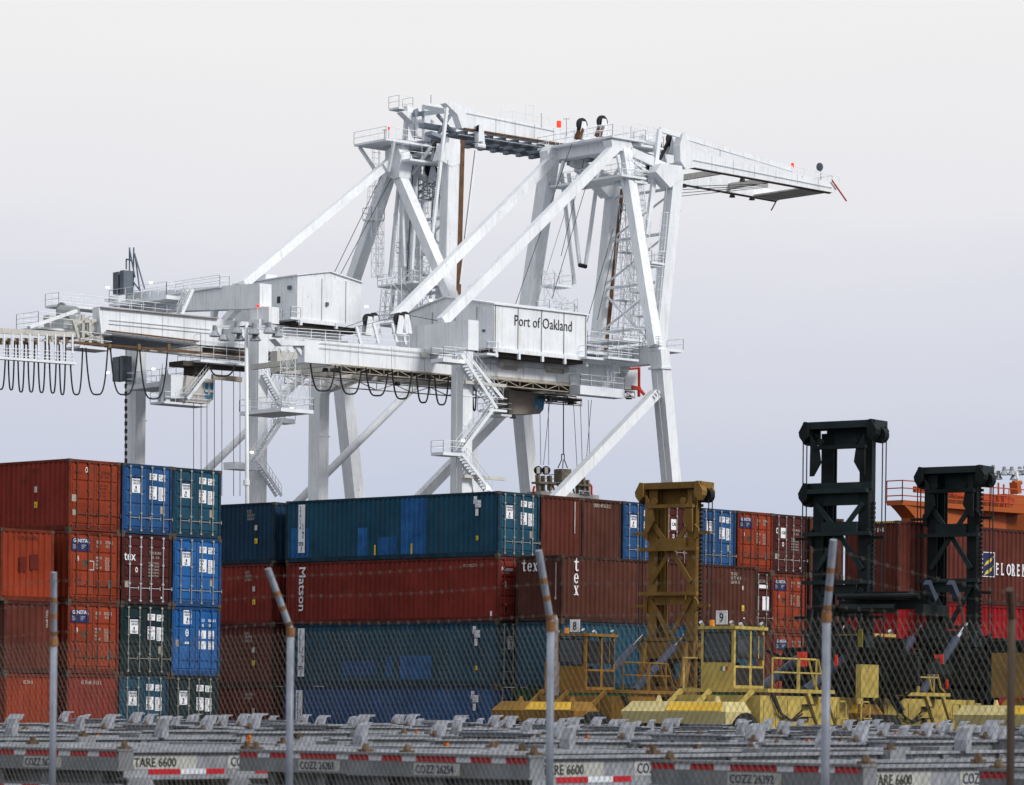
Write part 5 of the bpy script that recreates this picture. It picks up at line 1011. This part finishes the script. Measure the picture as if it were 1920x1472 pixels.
for Lx,Fx,items in ((L2,F2,[(1495,1222,1512,1250),(1565,1228,1570,1248)]),(L3,F3,[(1752,1227,1768,1264),(1698,1231,1722,1255),(1773,1274,1777,1292)])):
    for x0,y0,x1,y1 in items:
        a=Fx.P(x0,y0,u=7.0);b_=Fx.P(x1,y1,u=7.0); part('red_marker_panel',mat('fluorescent_red_panel',(.75,.035,.02),.5),Lx,lambda q:q.hexa([a,Vector((b_.x,b_.y,a.z)),Vector((b_.x,b_.y,a.z))+Fx.u*.04,a+Fx.u*.04],[Vector((a.x,a.y,b_.z)),b_,b_+Fx.u*.04,Vector((a.x,a.y,b_.z))+Fx.u*.04]))
part('dark_hose_bundle',blacks,L2,lambda q:[q.sweep([F2.W(9.6,a,5.2),F2.W(9.2,a-.1,4.0),F2.W(8.8,a+.1,2.6),F2.W(8.9,a,1.6)],.045,5) for a in (-1.2,-.9,-.4,.3,.7)])
for Lx,Fx,uu in ((L2,F2,10.2),(L3,F3,10.2)):
    part('mast_back_plate',dgreenm,Lx,lambda q:(q.hexa([Fx.W(uu-.35,-1.45,1.2),Fx.W(uu-.2,-1.45,1.3),Fx.W(uu-.2,1.45,1.3),Fx.W(uu-.35,1.45,1.3)],[Fx.W(uu-.35,-1.45,3.9),Fx.W(uu-.2,-1.45,3.9),Fx.W(uu-.2,1.45,3.9),Fx.W(uu-.35,1.45,3.9)]),q.bar(Fx.W(uu-.6,-1.9,3.0),Fx.W(uu-.6,1.9,3.0),ZUP,.5,.4)))
part('caution_strip',mat('black_yellow_strip',(.25,.2,.02)),L2,lambda q:q.bar(F2.W(9.0,-1.5,3.9),F2.W(9.0,-1.5,4.5),F2.v,.16,.06))
# ---------------------------------------------------------------- orange deckhouse behind the right-hand containers
FO=Frame(*(lambda p:(p.x,p.y))(atY(1716,985,175)),.80); oz_=mat('orange_ship_paint',(.33,.070,.010),.5,var=.12,streak=.2,rustcol=(.2,.05,.01),scale=.5)
oz2=mat('red_orange_rail_paint',(.36,.05,.012),.5,var=.15)
OT=thing('ship_deckhouse','orange ship deckhouse with a railed walkway rising behind the right-hand containers','ship part',FO.W(0,0,0))
OP=lambda x,y,v=0:FO.P(x,y,v=v)
zt=OP(1716,945).z
part('house_block',oz_,OT,lambda q:(q.hexa([FO.W(0,0,0),FO.W(14,0,0),FO.W(14,.9,0),FO.W(0,.9,0)],[FO.W(0,0,zt),FO.W(14,0,zt),FO.W(14,.9,zt),FO.W(0,.9,zt)])))
a=OP(1887,926); part('upper_block',oz_,OT,lambda q:q.hexa([a-ZUP*3,a-ZUP*3+FO.u*7,a-ZUP*3+FO.u*7+FO.v*4,a-ZUP*3+FO.v*4],[a,a+FO.u*7,a+FO.u*7+FO.v*4,a+FO.v*4]))
w0=FO.W(-.1,0,zt); wk=part('walkway',oz_,OT,lambda q:(q.hexa([w0-FO.v*0-FO.u*1.0-ZUP*.1,w0+FO.u*9-ZUP*.1-FO.v*.9,w0+FO.u*9+FO.v*1-ZUP*.1,w0-FO.u*1+FO.v*1-ZUP*.1],[w0-FO.u*1.0+ZUP*.15,w0+FO.u*9+ZUP*.15-FO.v*.9,w0+FO.u*9+FO.v*1+ZUP*.15,w0-FO.u*1+FO.v*1+ZUP*.15]),q.prism([w0-FO.u*1.0,w0+FO.u*.1,w0+FO.u*.1-ZUP*.7,w0-FO.u*.4-ZUP*.35],FO.v*.9)))
q=MB(); q.rail([w0+FO.v*1-FO.u*1,w0-FO.u*1,w0+FO.u*8.6-FO.v*.8],1.15,1.3,.035,3); o=q.build('guard_rail',oz2,None); reparent(o,wk,OT)
part('pipe_run',oz2,OT,lambda q:(q.bar(w0+ZUP*.75,w0+FO.u*8.6+ZUP*.6,ZUP,.3,.2),q.tube(OP(1850,970,-.2),OP(1850,940,-.2),.05,5),q.tube(OP(1872,965,-.2),OP(1872,905,-.2),.05,5),q.tube(OP(1882,965,-.2),OP(1882,908,-.2),.05,5),q.tube(OP(1850,955,-.2),OP(1885,957,-.2),.04,5)))
part('vent_stub',oz_,OT,lambda q:(q.bar(OP(1905,926,.5),OP(1903,904,.5),FO.v,.5,.35),q.tube(OP(1900,905,.5),OP(1914,905,.5),.12,8)))
# ---------------------------------------------------------------- trailer chassis
reds=mat('red_reflective_tape',(.42,.008,.018),.4,var=.15,scale=6); whs=mat('white_reflective_tape',(.62,.66,.72),.4,var=.1); 
steel1=mat('grey_chassis_paint',(.17,.185,.205),.55,var=.35,rust=.3,streak=.45,dirt=.6,scale=2.5,rustcol=(.12,.06,.025)); steel2=mat('pale_galvanised_chassis',(.27,.29,.33),.5,metal=.15,var=.4,scale=5,rust=.2,streak=.4,dirt=.5,rustcol=(.13,.07,.03))
steel3=mat('worn_horn_steel',(.27,.285,.33),.5,metal=.1,var=.3,scale=6,rust=.1,rustcol=(.15,.08,.04))
rusty=mat('rusty_twistlock_steel',(.10,.06,.03),.8,var=.5,scale=5); amb=mat('amber_marker_lamp',(.55,.14,.01),.4)
CH_DONE={}
def chassis_parts():
    L=12.0; P=[]  # (name, mesh builder, mat, children)
    def mk(name,m,fn,ch=()):
        q=MB(); fn(q); me=bpy.data.meshes.new(name); me.from_pydata(q.v,[],q.f)
        if q.mats:
            for x in q.mats: me.materials.append(x)
            me.polygons.foreach_set('material_index',q.m)
        else: me.materials.append(m)
        me.update(); return (name,me,ch)
    def tapes(q,o,r,nrm,segs,h=.05):
        x=0
        for c,w in segs:
            if c: a=o+r*x+nrm*.004; q.add([a,a+r*w,a+r*w+ZUP*h,a+ZUP*h],[(0,1,2,3)],reds if c=='r' else whs)
            x+=w
    V3=Vector
    sill_tape=mk('reflective_tape',reds,lambda q:(tapes(q,V3((-.1,2.42,1.0)),V3((0,-1,0)),V3((-1,0,0)),[('r',.27),('w',.18),('r',.28),('w',.19),('r',.54),('w',.19),('r',.28),('w',.18),('r',.27)],.058)))
    bump_tape=mk('reflective_tape',reds,lambda q:(tapes(q,V3((-.06,2.2,.58)),V3((0,-1,0)),V3((-1,0,0)),[('r',.3),('w',.3),('r',.3),('w',.25),('r',.3),('w',.3),('r',.25)],.09)))
    P.append(mk('rear_sill',steel1,lambda q:(q.box(-.1,.12,0,2.44,.86,1.06),q.box(-.13,.16,-.01,2.45,1.06,1.085),q.box(-.13,.14,-.005,2.445,.845,.86)),[sill_tape]))
    P.append(mk('rear_bumper',steel1,lambda q:(q.box(-.06,.06,.1,2.34,.50,.70),[q.box(-.02,.08,y,y+.12,.70,.845) for y in (.35,1.2,1.95)],q.box(.1,.3,.3,2.1,.45,.85)),[bump_tape]))
    for y in (.16,2.12):
        sides=[mk('reflective_tape',reds,lambda q:tapes(q,V3((x0,y-.002,.80)),V3((1,0,0)),V3((0,-1,0)),sg,.06)) for x0,sg in ((.5,[('r',.5),('w',.4),('r',.3)]),(2.2,[('r',.5),('w',.4)]),(3.7,[('r',.45),('w',.3),('r',.4)]),(5.35,[('r',.5),('w',.4),('r',.5)]),(7.35,[('r',.5),('w',.4),('r',.4)]))]
        P.append(mk('side_beam',steel2,lambda q:(q.box(.12,9.4,y,y+.025,.77,1.045),q.box(.12,9.4,y-.07,y+.1,1.045,1.075),q.box(.12,9.4,y-.07,y+.1,.745,.77),q.box(9.4,L,y,y+.025,.96,1.13),q.box(9.35,L,y-.07,y+.1,1.13,1.155),q.box(9.35,L,y-.07,y+.1,.94,.96),q.hexa([(9.3,y,.77),(9.5,y,.96),(9.5,y+.1,.96),(9.3,y+.1,.77)],[(9.3,y,1.05),(9.5,y,1.13),(9.5,y+.1,1.13),(9.3,y+.1,1.05)])),sides))
    P.append(mk('front_bolster',steel3,lambda q:(q.box(L-.25,L,0,2.44,.95,1.16),q.box(L-.30,L+.05,.36,2.08,1.16,1.18),q.prism([(L-.3,.5,1.235),(L-.3,1.75,1.235),(L-.3,1.5,1.1),(L-.3,.75,1.1)],(.3,0,0)),q.box(L-.36,L+.06,.45,1.8,1.235,1.255))))
    for y in (.0,2.26):
        yy=0 if y<1 else 2.25
        P.append(mk('guide_horn',steel3,lambda q:(q.prism([(L-.02,yy,1.0),(L-.14,yy,1.0),(L-.13,yy,1.2),(L-.06,yy,1.33),(L+.04,yy,1.41),(L+.18,yy,1.41),(L+.18,yy,1.385),(L+.06,yy,1.37),(L+.02,yy,1.28)],(0,.19,0)))))
        P.append(mk('mid_horn',steel2,lambda q:(q.prism([(6.3,y,1.05),(6.12,y,1.05),(6.12,y,1.2),(6.22,y,1.32),(6.4,y,1.36),(6.46,y,1.36),(6.46,y,1.34),(6.34,y,1.28),(6.3,y,1.16)],(0,.16,0)))) if False else mk('twist_lock',rusty,lambda q:(q.box(L-.18,L-.06,y+.04,y+.14,1.18,1.21),q.tube((L-.12,y+.09,1.21),(L-.12,y+.09,1.26),.04,8,r2=.02))))
        P.append(mk('twist_lock',rusty,lambda q:(q.box(.0,.12,y+.02,y+.14,1.085,1.11),q.tube((.06,y+.08,1.11),(.06,y+.08,1.17),.045,8,r2=.025))))
    P.append(mk('cross_bolster',steel2,lambda q:(q.box(6.2,6.5,0,2.44,.98,1.09),q.prism([(6.2,.3,1.09),(6.2,.9,1.09),(6.2,.75,1.0),(6.2,.45,1.0)],(.3,0,0)))))
    [P.append(mk('cross_member',steel1,lambda q:(q.box(3.0+1.5*i,3.08+1.5*i,.19,2.12,.88,1.0),))) for i in range(4)]; P.append(mk('cross_member',steel1,lambda q:(q.box(9.2,9.3,.19,2.12,.8,1.0))))
    P.append(mk('marker_lamp',amb,lambda q:(q.box(9.6,9.68,.14,.16,.98,1.12),q.tube((9.64,.14,1.08),(9.64,.12,1.08),.03,8),q.tube((9.64,.14,1.02),(9.64,.12,1.02),.03,8))))
    for y in (.3,2.0): P.append(mk('landing_leg',steel1,lambda q:(q.box(8.8,8.92,y,y+.12,.1,.8),q.box(8.7,9.02,y-.05,y+.17,.0,.08))))
    P.append(mk('air_tank',steel1,lambda q:(q.tube((4.0,.9,.8),(4.9,.9,.8),.13,10))))
    P.append(mk('air_hose',blacks,lambda q:(q.sweep([(3.1,.12,1.0),(3.6,.12,.9),(4.2,.10,.82),(6.0,.12,.96),(8.5,.1,.86),(9.3,.12,1.02)],.014,5),q.sweep([(L-.4,1.3,1.1),(L-.1,1.4,1.25),(L+.15,1.25,1.1)],.02,5))))
    for xx in (3.3,4.9,7.4,8.6): P.append(mk('stiffener_plate',steel1,lambda q:q.prism([(xx,.155,.77),(xx+.22,.155,.77),(xx+.16,.155,1.04),(xx+.06,.155,1.04)],(0,-.045,0))))
    for xx in (2.0,6.35,10.6): P.append(mk('locking_pin',rusty,lambda q:(q.box(xx,xx+.12,.1,.2,1.076,1.12),q.tube((xx+.06,.15,1.12),(xx+.06,.15,1.17),.035,8))))
    P.append(mk('tool_box',steel1,lambda q:q.box(7.5,8.2,.2,.6,.78,1.12)))
    P.append(mk('mid_bracket',steel3,lambda q:(q.prism([(7.9,.02,1.07),(7.78,.02,1.07),(7.79,.02,1.2),(7.86,.02,1.34),(8.0,.02,1.38),(8.0,.02,1.35),(7.92,.02,1.31)],(0,.16,0)))))
    for x in (3.7,5.0):
        for y in (.28,2.16): 
            rim=mk('wheel_rim',steel2,lambda q:q.tube((x,y-.31,.5),(x,y+.31,.5),.24,12)); P.append(mk('wheel',tyre,lambda q:q.tube((x,y-.28,.5),(x,y+.28,.5),.5,20),[rim]))
    return P
CP=chassis_parts()
def chassis(u,v,label,plate=None,tare=None,cosco=False,full=True,Fd=None):
    o=Fd.W(u,v,random.uniform(-.015,.02)); t=thing('container_chassis',label,'trailer',o,Fd.ang+R(random.uniform(-.5,.5)),'empty container trailers behind the fence')
    t.rotation_euler=(0,R(random.uniform(-.35,.05)),t.rotation_euler[2])
    for nm,me,ch in CP:
        ob=bpy.data.objects.new(nm,me); COL.objects.link(ob); ob.parent=t
        for n2,m2,_ in ch: c=bpy.data.objects.new(n2,m2); COL.objects.link(c); c.parent=ob
    def lab(fn,nm):
        q=mb(); fn(q); me=bpy.data.meshes.new(nm); me.from_pydata(q.v,[],q.f); [me.materials.append(x) for x in q.mats]; me.polygons.foreach_set('material_index',q.m); me.update(); ob=bpy.data.objects.new(nm,me); COL.objects.link(ob); ob.parent=t
    if plate:
        lab(lambda q:(q.add([(-.104,1.53,.865),(-.104,.91,.865),(-.104,.91,.985),(-.104,1.53,.985)],[(0,1,2,3)],wht2b),q.text(plate,(-.108,1.50,.885),(0,-1,0),ZUP,.082,navy,.78,.012)),'number_plate')
        k=.155; lab(lambda q:(q.add([(.25,k,.86),(1.25,k,.86),(1.25,k,1.01),(.25,k,1.01)],[(0,1,2,3)],wht2b),q.text('TARE 6600',(.28,k-.004,.885),(1,0,0),ZUP,.10,blk,.98,.012)),'label_plate')
        lab(lambda q:(q.add([(1.75,k,.86),(2.85,k,.86),(2.85,k,1.01),(1.75,k,1.01)],[(0,1,2,3)],wht2b),q.text(plate,(1.8,k-.004,.885),(1,0,0),ZUP,.105,navy,.9,.012)),'label_plate')
    if cosco: lab(lambda q:q.text('COSCO',(1.5 if not plate else 5.4,.148,.815),(1,0,0),ZUP,.19,navy,1.7,.02),'lettering')
wht2b=mat('chalky_plate_paint',(.40,.41,.40),.7,var=.2,scale=8,streak=.3,rustcol=(.3,.25,.18))
FD=Frame(.25,33.6,R(50))
for (u,v,pl,lb) in ((0,-7.6,'COZZ 26417','nearest trailer at the lower right edge, its rear sill cut by the frame'),(0,-3.93,'COZZ 26392','trailer with red and white rear tape, plate COZZ 26392, lower right'),(0,0,'COZZ 26254','trailer with rear plate COZZ 26254, lower middle of the front row'),(1.36,2.9,'COZZ 26203','trailer with rear plate COZZ 26203, beside the second fence post'),(0,5.84,'COZZ 26231','front trailer at the lower left, rear plate behind the first fence post'),(0,9.5,'COZZ 26118','front row trailer farthest left, mostly outside the frame')):
    chassis(u,v,lb,pl,True,v in (0,5.84,-3.93),Fd=FD)
rown=['second','third','fourth','fifth']
ordn=['first','second','third','fourth','fifth','sixth','seventh','eighth','ninth','tenth','eleventh','twelfth','thirteenth','fourteenth']
for k,v in enumerate((13.2,16.9,20.8)): chassis(random.uniform(-.5,.8),v,('front row trailer reaching in from the left edge, %s of three counted towards the containers')%['nearest','middle','farthest'][k],None,None,k==1,Fd=FD)
for r,(u0,v0,n,st) in enumerate(((13.8,1.2,12,3.15),(27.4,9.6,12,3.3),(41.0,19.5,11,3.3),(54.6,29.5,8,3.4))):
    cnt=0
    for i in range(n):
        uu=u0+random.uniform(-1.4,1.4); vv=v0+st*i+random.uniform(-.3,.3)
        f_=FD.W(uu+12,vv,0); r_=FD.W(uu,vv,0)
        if f_.y>105 or (f_.x/f_.y<-.155) or (r_.x/r_.y>.155): continue
        cnt+=1
        chassis(uu,vv,'grey empty trailer, %s from the right in the %s row behind the fence'%(ordn[cnt-1],rown[r]),'COZZ %s'%rnum(5) if r<2 and random.random()<.6 else None,None,random.random()<.5,Fd=FD)
# ---------------------------------------------------------------- chain-link fence
FE=[(101,1200,33.2-.4),(545,1181,30.6),(1033,1170,28.2),(1550,1152,26.2),(1897,1160,24.9)]
pw=[atXY(x,Y) for x,_,Y in FE]
FT_=thing('chain_link_fence','weathered chain-link fence with leaning barbed wire arms across the foreground','fence',(pw[2],FE[2][2],0))
tops=[]
arms=[(101,1073),(502,1066),(1010,1032),(1563,1012),(1893,1105)]
def alongp(x,i): pass
for i,((x,y,Y),(ax,ay)) in enumerate(zip(FE,arms)):
    P0=atY(x,y,Y); tp=Vector((P0.x,P0.y,P0.z)); base=Vector((atXY(x-1,Y),Y,0)); A=atY(ax,ay,Y-.15)
    mat_post=galv if i<4 else mat('dark_rusty_post',(.07,.05,.035),.8)
    pst=part('post',mat_post,FT_,lambda q:(q.tube(base,tp,.034 if i<4 else .03,12)),smooth=True)
    sub('barbed_wire_arm',galv if i<4 else mat_post,pst,FT_,lambda q:q.tube(tp,A,.030,10))
    if i<4:
        sub('rust_band',galvr,pst,FT_,lambda q:[q.tube(tp.lerp(A,k),tp.lerp(A,k+.07),.0315,10) for k in (.06,.32,.56)]+[q.tube(tp-ZUP*.06,tp+ZUP*.02,.04,10)])
    tops.append((base,tp,A))
eL=(tops[0][1]-tops[1][1]); eB=(tops[0][0]-tops[1][0])
tops=[(tops[0][0]+eB*.6,tops[0][1]+eL*.6,tops[0][2]+eL*.6)]+tops+[(tops[-1][0]+(tops[-1][0]-tops[-2][0])*.6,tops[-1][1]+(tops[-1][1]-tops[-2][1])*.6,tops[-1][2]+(tops[-1][2]-tops[-2][2])*.6)]
mq=MB(); 
seg=[0]
for a,b in zip(tops,tops[1:]): seg.append(seg[-1]+(b[0]-a[0]).length)
def at(s): 
    for k in range(len(seg)-1):
        if s<=seg[k+1] or k==len(seg)-2:
            t=(s-seg[k])/(seg[k+1]-seg[k]); a,b=tops[k],tops[k+1]; return a[0].lerp(b[0],t),a[1].lerp(b[1],t)
pitch=.062; HT=2.4; nn=int(seg[-1]/pitch)
hz=.10; off=Vector((.02,.045,0))
zlo=.05
rows=[]
def node(i,j): # j rows of half diamonds from the top
    b_,t_=at(min(max((i)*pitch/2,0),seg[-1])); z=t_.z-.02-j*hz/2+.006*math.sin(i*.9+j*.4); return Vector((b_.x,b_.y,0))+off+Vector((0,.006*((i+j)%2)+.01*math.sin(i*.05),0))+ZUP*z
nj=int((2.2-.4)/(hz/2)); NI=int(seg[-1]/(pitch/2))
cache={}
def nd(i,j):
    k=(i,j)
    if k not in cache: cache[k]=node(i,j)
    return cache[k]
wr=.0024
vs=[];fs=[]
def wire(a,b):
    k=len(vs); d=(b-a).normalized(); n1=Vector((0,1,0)); n2=d.cross(n1).normalized()
    for p in (a,b): vs.extend([p+n2*wr,p-n2*wr*.5+n1*wr*.9,p-n2*wr*.5-n1*wr*.9])
    fs.extend([(k,k+1,k+4,k+3),(k+1,k+2,k+5,k+4),(k+2,k,k+3,k+5)])
# straight diagonal runs, merged every 6 nodes for economy
for d in (1,-1):
    for i0 in range(-nj,NI+nj):
        j=0
        if (i0)%2: continue
        while j<nj:
            j2=min(j+6,nj); a_i=i0+d*j; b_i=i0+d*j2
            if 0<=a_i<=NI and 0<=b_i<=NI: wire(nd(a_i,j),nd(b_i,j2))
            j=j2
for i in range(0,NI,2): # twisted barbs on the top edge
    p=nd(i,0); wire(p-ZUP*.004,p+ZUP*.035)
me=bpy.data.meshes.new('wire_mesh'); o0=ORG[FT_]; me.from_pydata([v-o0 for v in vs],[],fs); me.materials.append(wirem); me.update(); wm=bpy.data.objects.new('wire_mesh',me); COL.objects.link(wm); wm.parent=FT_
for t_ in (.12,.55,.88):
    bw=MB(); pts=[a[1].lerp(a[2],t_) for a in tops]
    for a,b in zip(pts,pts[1:]):
        n=10; L_=[a.lerp(b,i/n)-ZUP*.03*math.sin(math.pi*i/n) for i in range(n+1)]
        bw.path(L_,.0017,4)
        m_=int((b-a).length/.125)
        for i in range(m_):
            c=a.lerp(b,(i+.5)/m_)-ZUP*.03*math.sin(math.pi*(i+.5)/m_); bw.tube(c+Vector((-.008,0,.016)),c+Vector((.008,0,-.016)),.0018,3); bw.tube(c+Vector((.01,0,.012)),c+Vector((-.01,0,-.014)),.0018,3)
    bw.build('barbed_wire',wirem,FT_)

# ---- more fittings on the cranes
def flanges(root,pts,v,m=white2,w=2.0,h=1.5):
    for x,y in pts:
        a=Pv(x,y,v); part('splice_flange',m,root,lambda q:q.bar(a,a+ZUP*.12,K.v,w,h))
flanges(c1,[(867,745),(867,800),(867,868)],0,w=1.83,h=1.28); flanges(c1,[(599,740),(599,820)],22,w=1.83,h=1.28); flanges(c2,[(256,700),(256,790)],VF,w=2.08,h=1.38)
for x,y in ((772,300),(790,330),(770,395),(795,430),(764,470),(790,510)):
    a=Pv(x,y,44); deck(c2,a,2.4,2.0,name='tower_landing',rh=1.1,th=.12)
part('service_ladder',white2,c2,lambda q:[ladder(q,Pv(x,y0,43),Pv(x,y1,43),w=.6) for x,y0,y1 in((785,510,430),(772,470,395),(800,430,330),(742,520,400),(818,420,300))])
part('lattice_stair_tower',white2,c2,lambda q:(tower(q,Pv(790,600,41),Pv(790,440,41),1.6,1.5),tower(q,Pv(762,560,46),Pv(770,330,45),.9,1.6,.045)))
part('tower_column',white,c2,lambda q:[q.bar(Pv(x0,y0,v),Pv(x1,y1,v),K.v,.45,.45) for x0,y0,x1,y1,v in((761,330,757,590,47),(800,300,782,560,43),(815,330,822,560,42))])
part('tower_drain_pipe',greyst,c2,lambda q:[q.tube(Pv(x0,y0,42.5),Pv(x1,y1,42.5),.08,5) for x0,y0,x1,y1 in((826,300,817,560),(775,300,762,540),(812,310,806,560))])
part('service_ladder',white2,c1,lambda q:[ladder(q,Pv(x0,y0,v),Pv(x1,y1,v),w=.55) for x0,y0,x1,y1,v in((1197,470,1181,290,6.0),(1226,640,1199,480,5.2),(1150,640,1160,440,13),(1186,640,1193,470,10))])
part('lattice_mast',white2,c1,lambda q:(tower(q,Pv(1180,650,12),Pv(1172,380,12),.9,1.6,.045),tower(q,Pv(1206,560,7),Pv(1196,330,7),.8,1.6,.04)))
for x,y,v in ((1200,545,4.6),(1208,590,4.8),(1170,560,12),(1177,470,12),(1186,390,11)): deck(c1,Pv(x,y,v),1.8,1.6,name='ladder_landing',rh=1.0,th=.1)
part('small_guard_frame',white2,c1,lambda q:[q.rail([Pv(x0,y0,v),Pv(x1,y1,v)],1.1,1.0,.03,2) for x0,y0,x1,y1,v in((1050,262,1100,258,13),(1100,258,1150,252,10),(1186,262,1230,268,8),(1190,300,1250,310,8),(1188,250,1240,262,12))])

seam2=mat('weld_seam_line',(.46,.47,.48),.7)
part('weld_seam',seam2,c1,lambda q:[q.bar(Pv(x,y0,4.99),Pv(x,y1,4.99),K.v,.03,.05) for x,y0,y1 in [(610+62*i,641+4.7*i,681+5.2*i) for i in range(9)]])
part('weld_seam',seam2,c1,lambda q:[q.bar(Pv(x,y0,5.99),Pv(x,y1,5.99),K.v,.03,.05) for x,y0,y1 in [(1335+40*i,292+8.8*i,318+6.9*i) for i in range(6)]])
part('weld_seam',seam2,c2,lambda q:[q.bar(Pv(x,y0,vn-1.51),Pv(x,y1,vn-1.51),K.v,.03,.05) for x,y0,y1 in [(225+40*i,583+3.6*i,626+4.4*i) for i in range(5)]]+[q.bar(Pv(x,y0,vn-.02),Pv(x,y1,vn-.02),K.v,.03,.05) for x,y0,y1 in [(930+36*i,221+6.2*i,250+5.8*i) for i in range(4)]])
part('girder_stain',mat('grease_stained_paint',(.42,.39,.35),.7,var=.25,dirt=.5,streak=.5,rustcol=(.25,.18,.12)),c1,lambda q:[q.bar(Pv(x,y,4.985),Pv(x+w_,y+w_*.09,4.985),K.v,.02,h_) for x,y,w_,h_ in ((905,706,165,.35),(940,688,30,.5),(1024,694,34,.5),(620,683,200,.18))])

# conduits, cable trays and vents on the cranes
cond=mat('grey_conduit_pipe',(.50,.52,.54),.6)
def conduit(root,L,r=.035,name='conduit_pipe'):
    for x0,y0,x1,y1,v in L: part(name,cond,root,lambda q:q.tube(Pv(x0,y0,v),Pv(x1,y1,v),r,5))
conduit(c1,[(856,690,856,915,-.95),(1231,700,1250,900,-.9),(600,643,1080,688,4.85),(600,652,1080,697,4.85),(1180,300,1222,640,6.3),(1300,300,1560,352,5.9),(1090,300,1000,590,17),(1250,350,1226,640,5.2)])
conduit(c2,[(480,620,480,900,VN-.95),(205,600,395,618,vn-1.6),(205,607,395,625,vn-1.6),(840,300,832,600,vn-.75),(860,252,1040,279,vn-.1),(875,212,1040,246,vn-.1)])
part('roof_vent',white2,c1,lambda q:[q.bar(K.W(u_,9,Pv(940,560,2.6).z-.2),K.W(u_,9,Pv(940,560,2.6).z+.6),K.v,.7,.9) for u_ in (u0*0+8.5,)])
part('wall_lamp',greyst,c1,lambda q:[q.bar(Pu(x,y,K.L(Pv(927,610,2.6))[0]-.1),Pu(x,y+4,K.L(Pv(927,610,2.6))[0]-.1),K.u,.25,.3) for x,y in ((907,618),(840,628))])
# dark hoses, rods and frames low on the black machines
random.seed(11)
for Lx,Fx,uu,n in ((L2,F2,9.5,16),(L3,F3,9.6,14)):
    for i in range(n):
        a=Fx.W(uu+random.uniform(-.6,1.2),random.uniform(-3.2,1.6),random.uniform(2.2,4.8)); b_=a+Fx.v*random.uniform(-1.6,1.6)+ZUP*random.uniform(-1.2,.9)+Fx.u*random.uniform(-.3,.3)
        part('hydraulic_pipe' if i%2 else 'carriage_strut',dgreenm if i%3 else dgreen2,Lx,lambda q:q.tube(a,b_,random.choice((.05,.07,.11)),6) if i%2 else q.bar(a,b_,Fx.u,.12,.26))
    part('carriage_plate',dgreenm,Lx,lambda q:[q.bar(Fx.W(uu+.4,v_,z_),Fx.W(uu+.4,v_,z_+h_),Fx.v,w_,.2) for v_,z_,h_,w_ in ((-2.2,2.3,1.9,1.0),(-2.9,2.6,1.0,.7),(1.75,2.2,1.7,.5))])
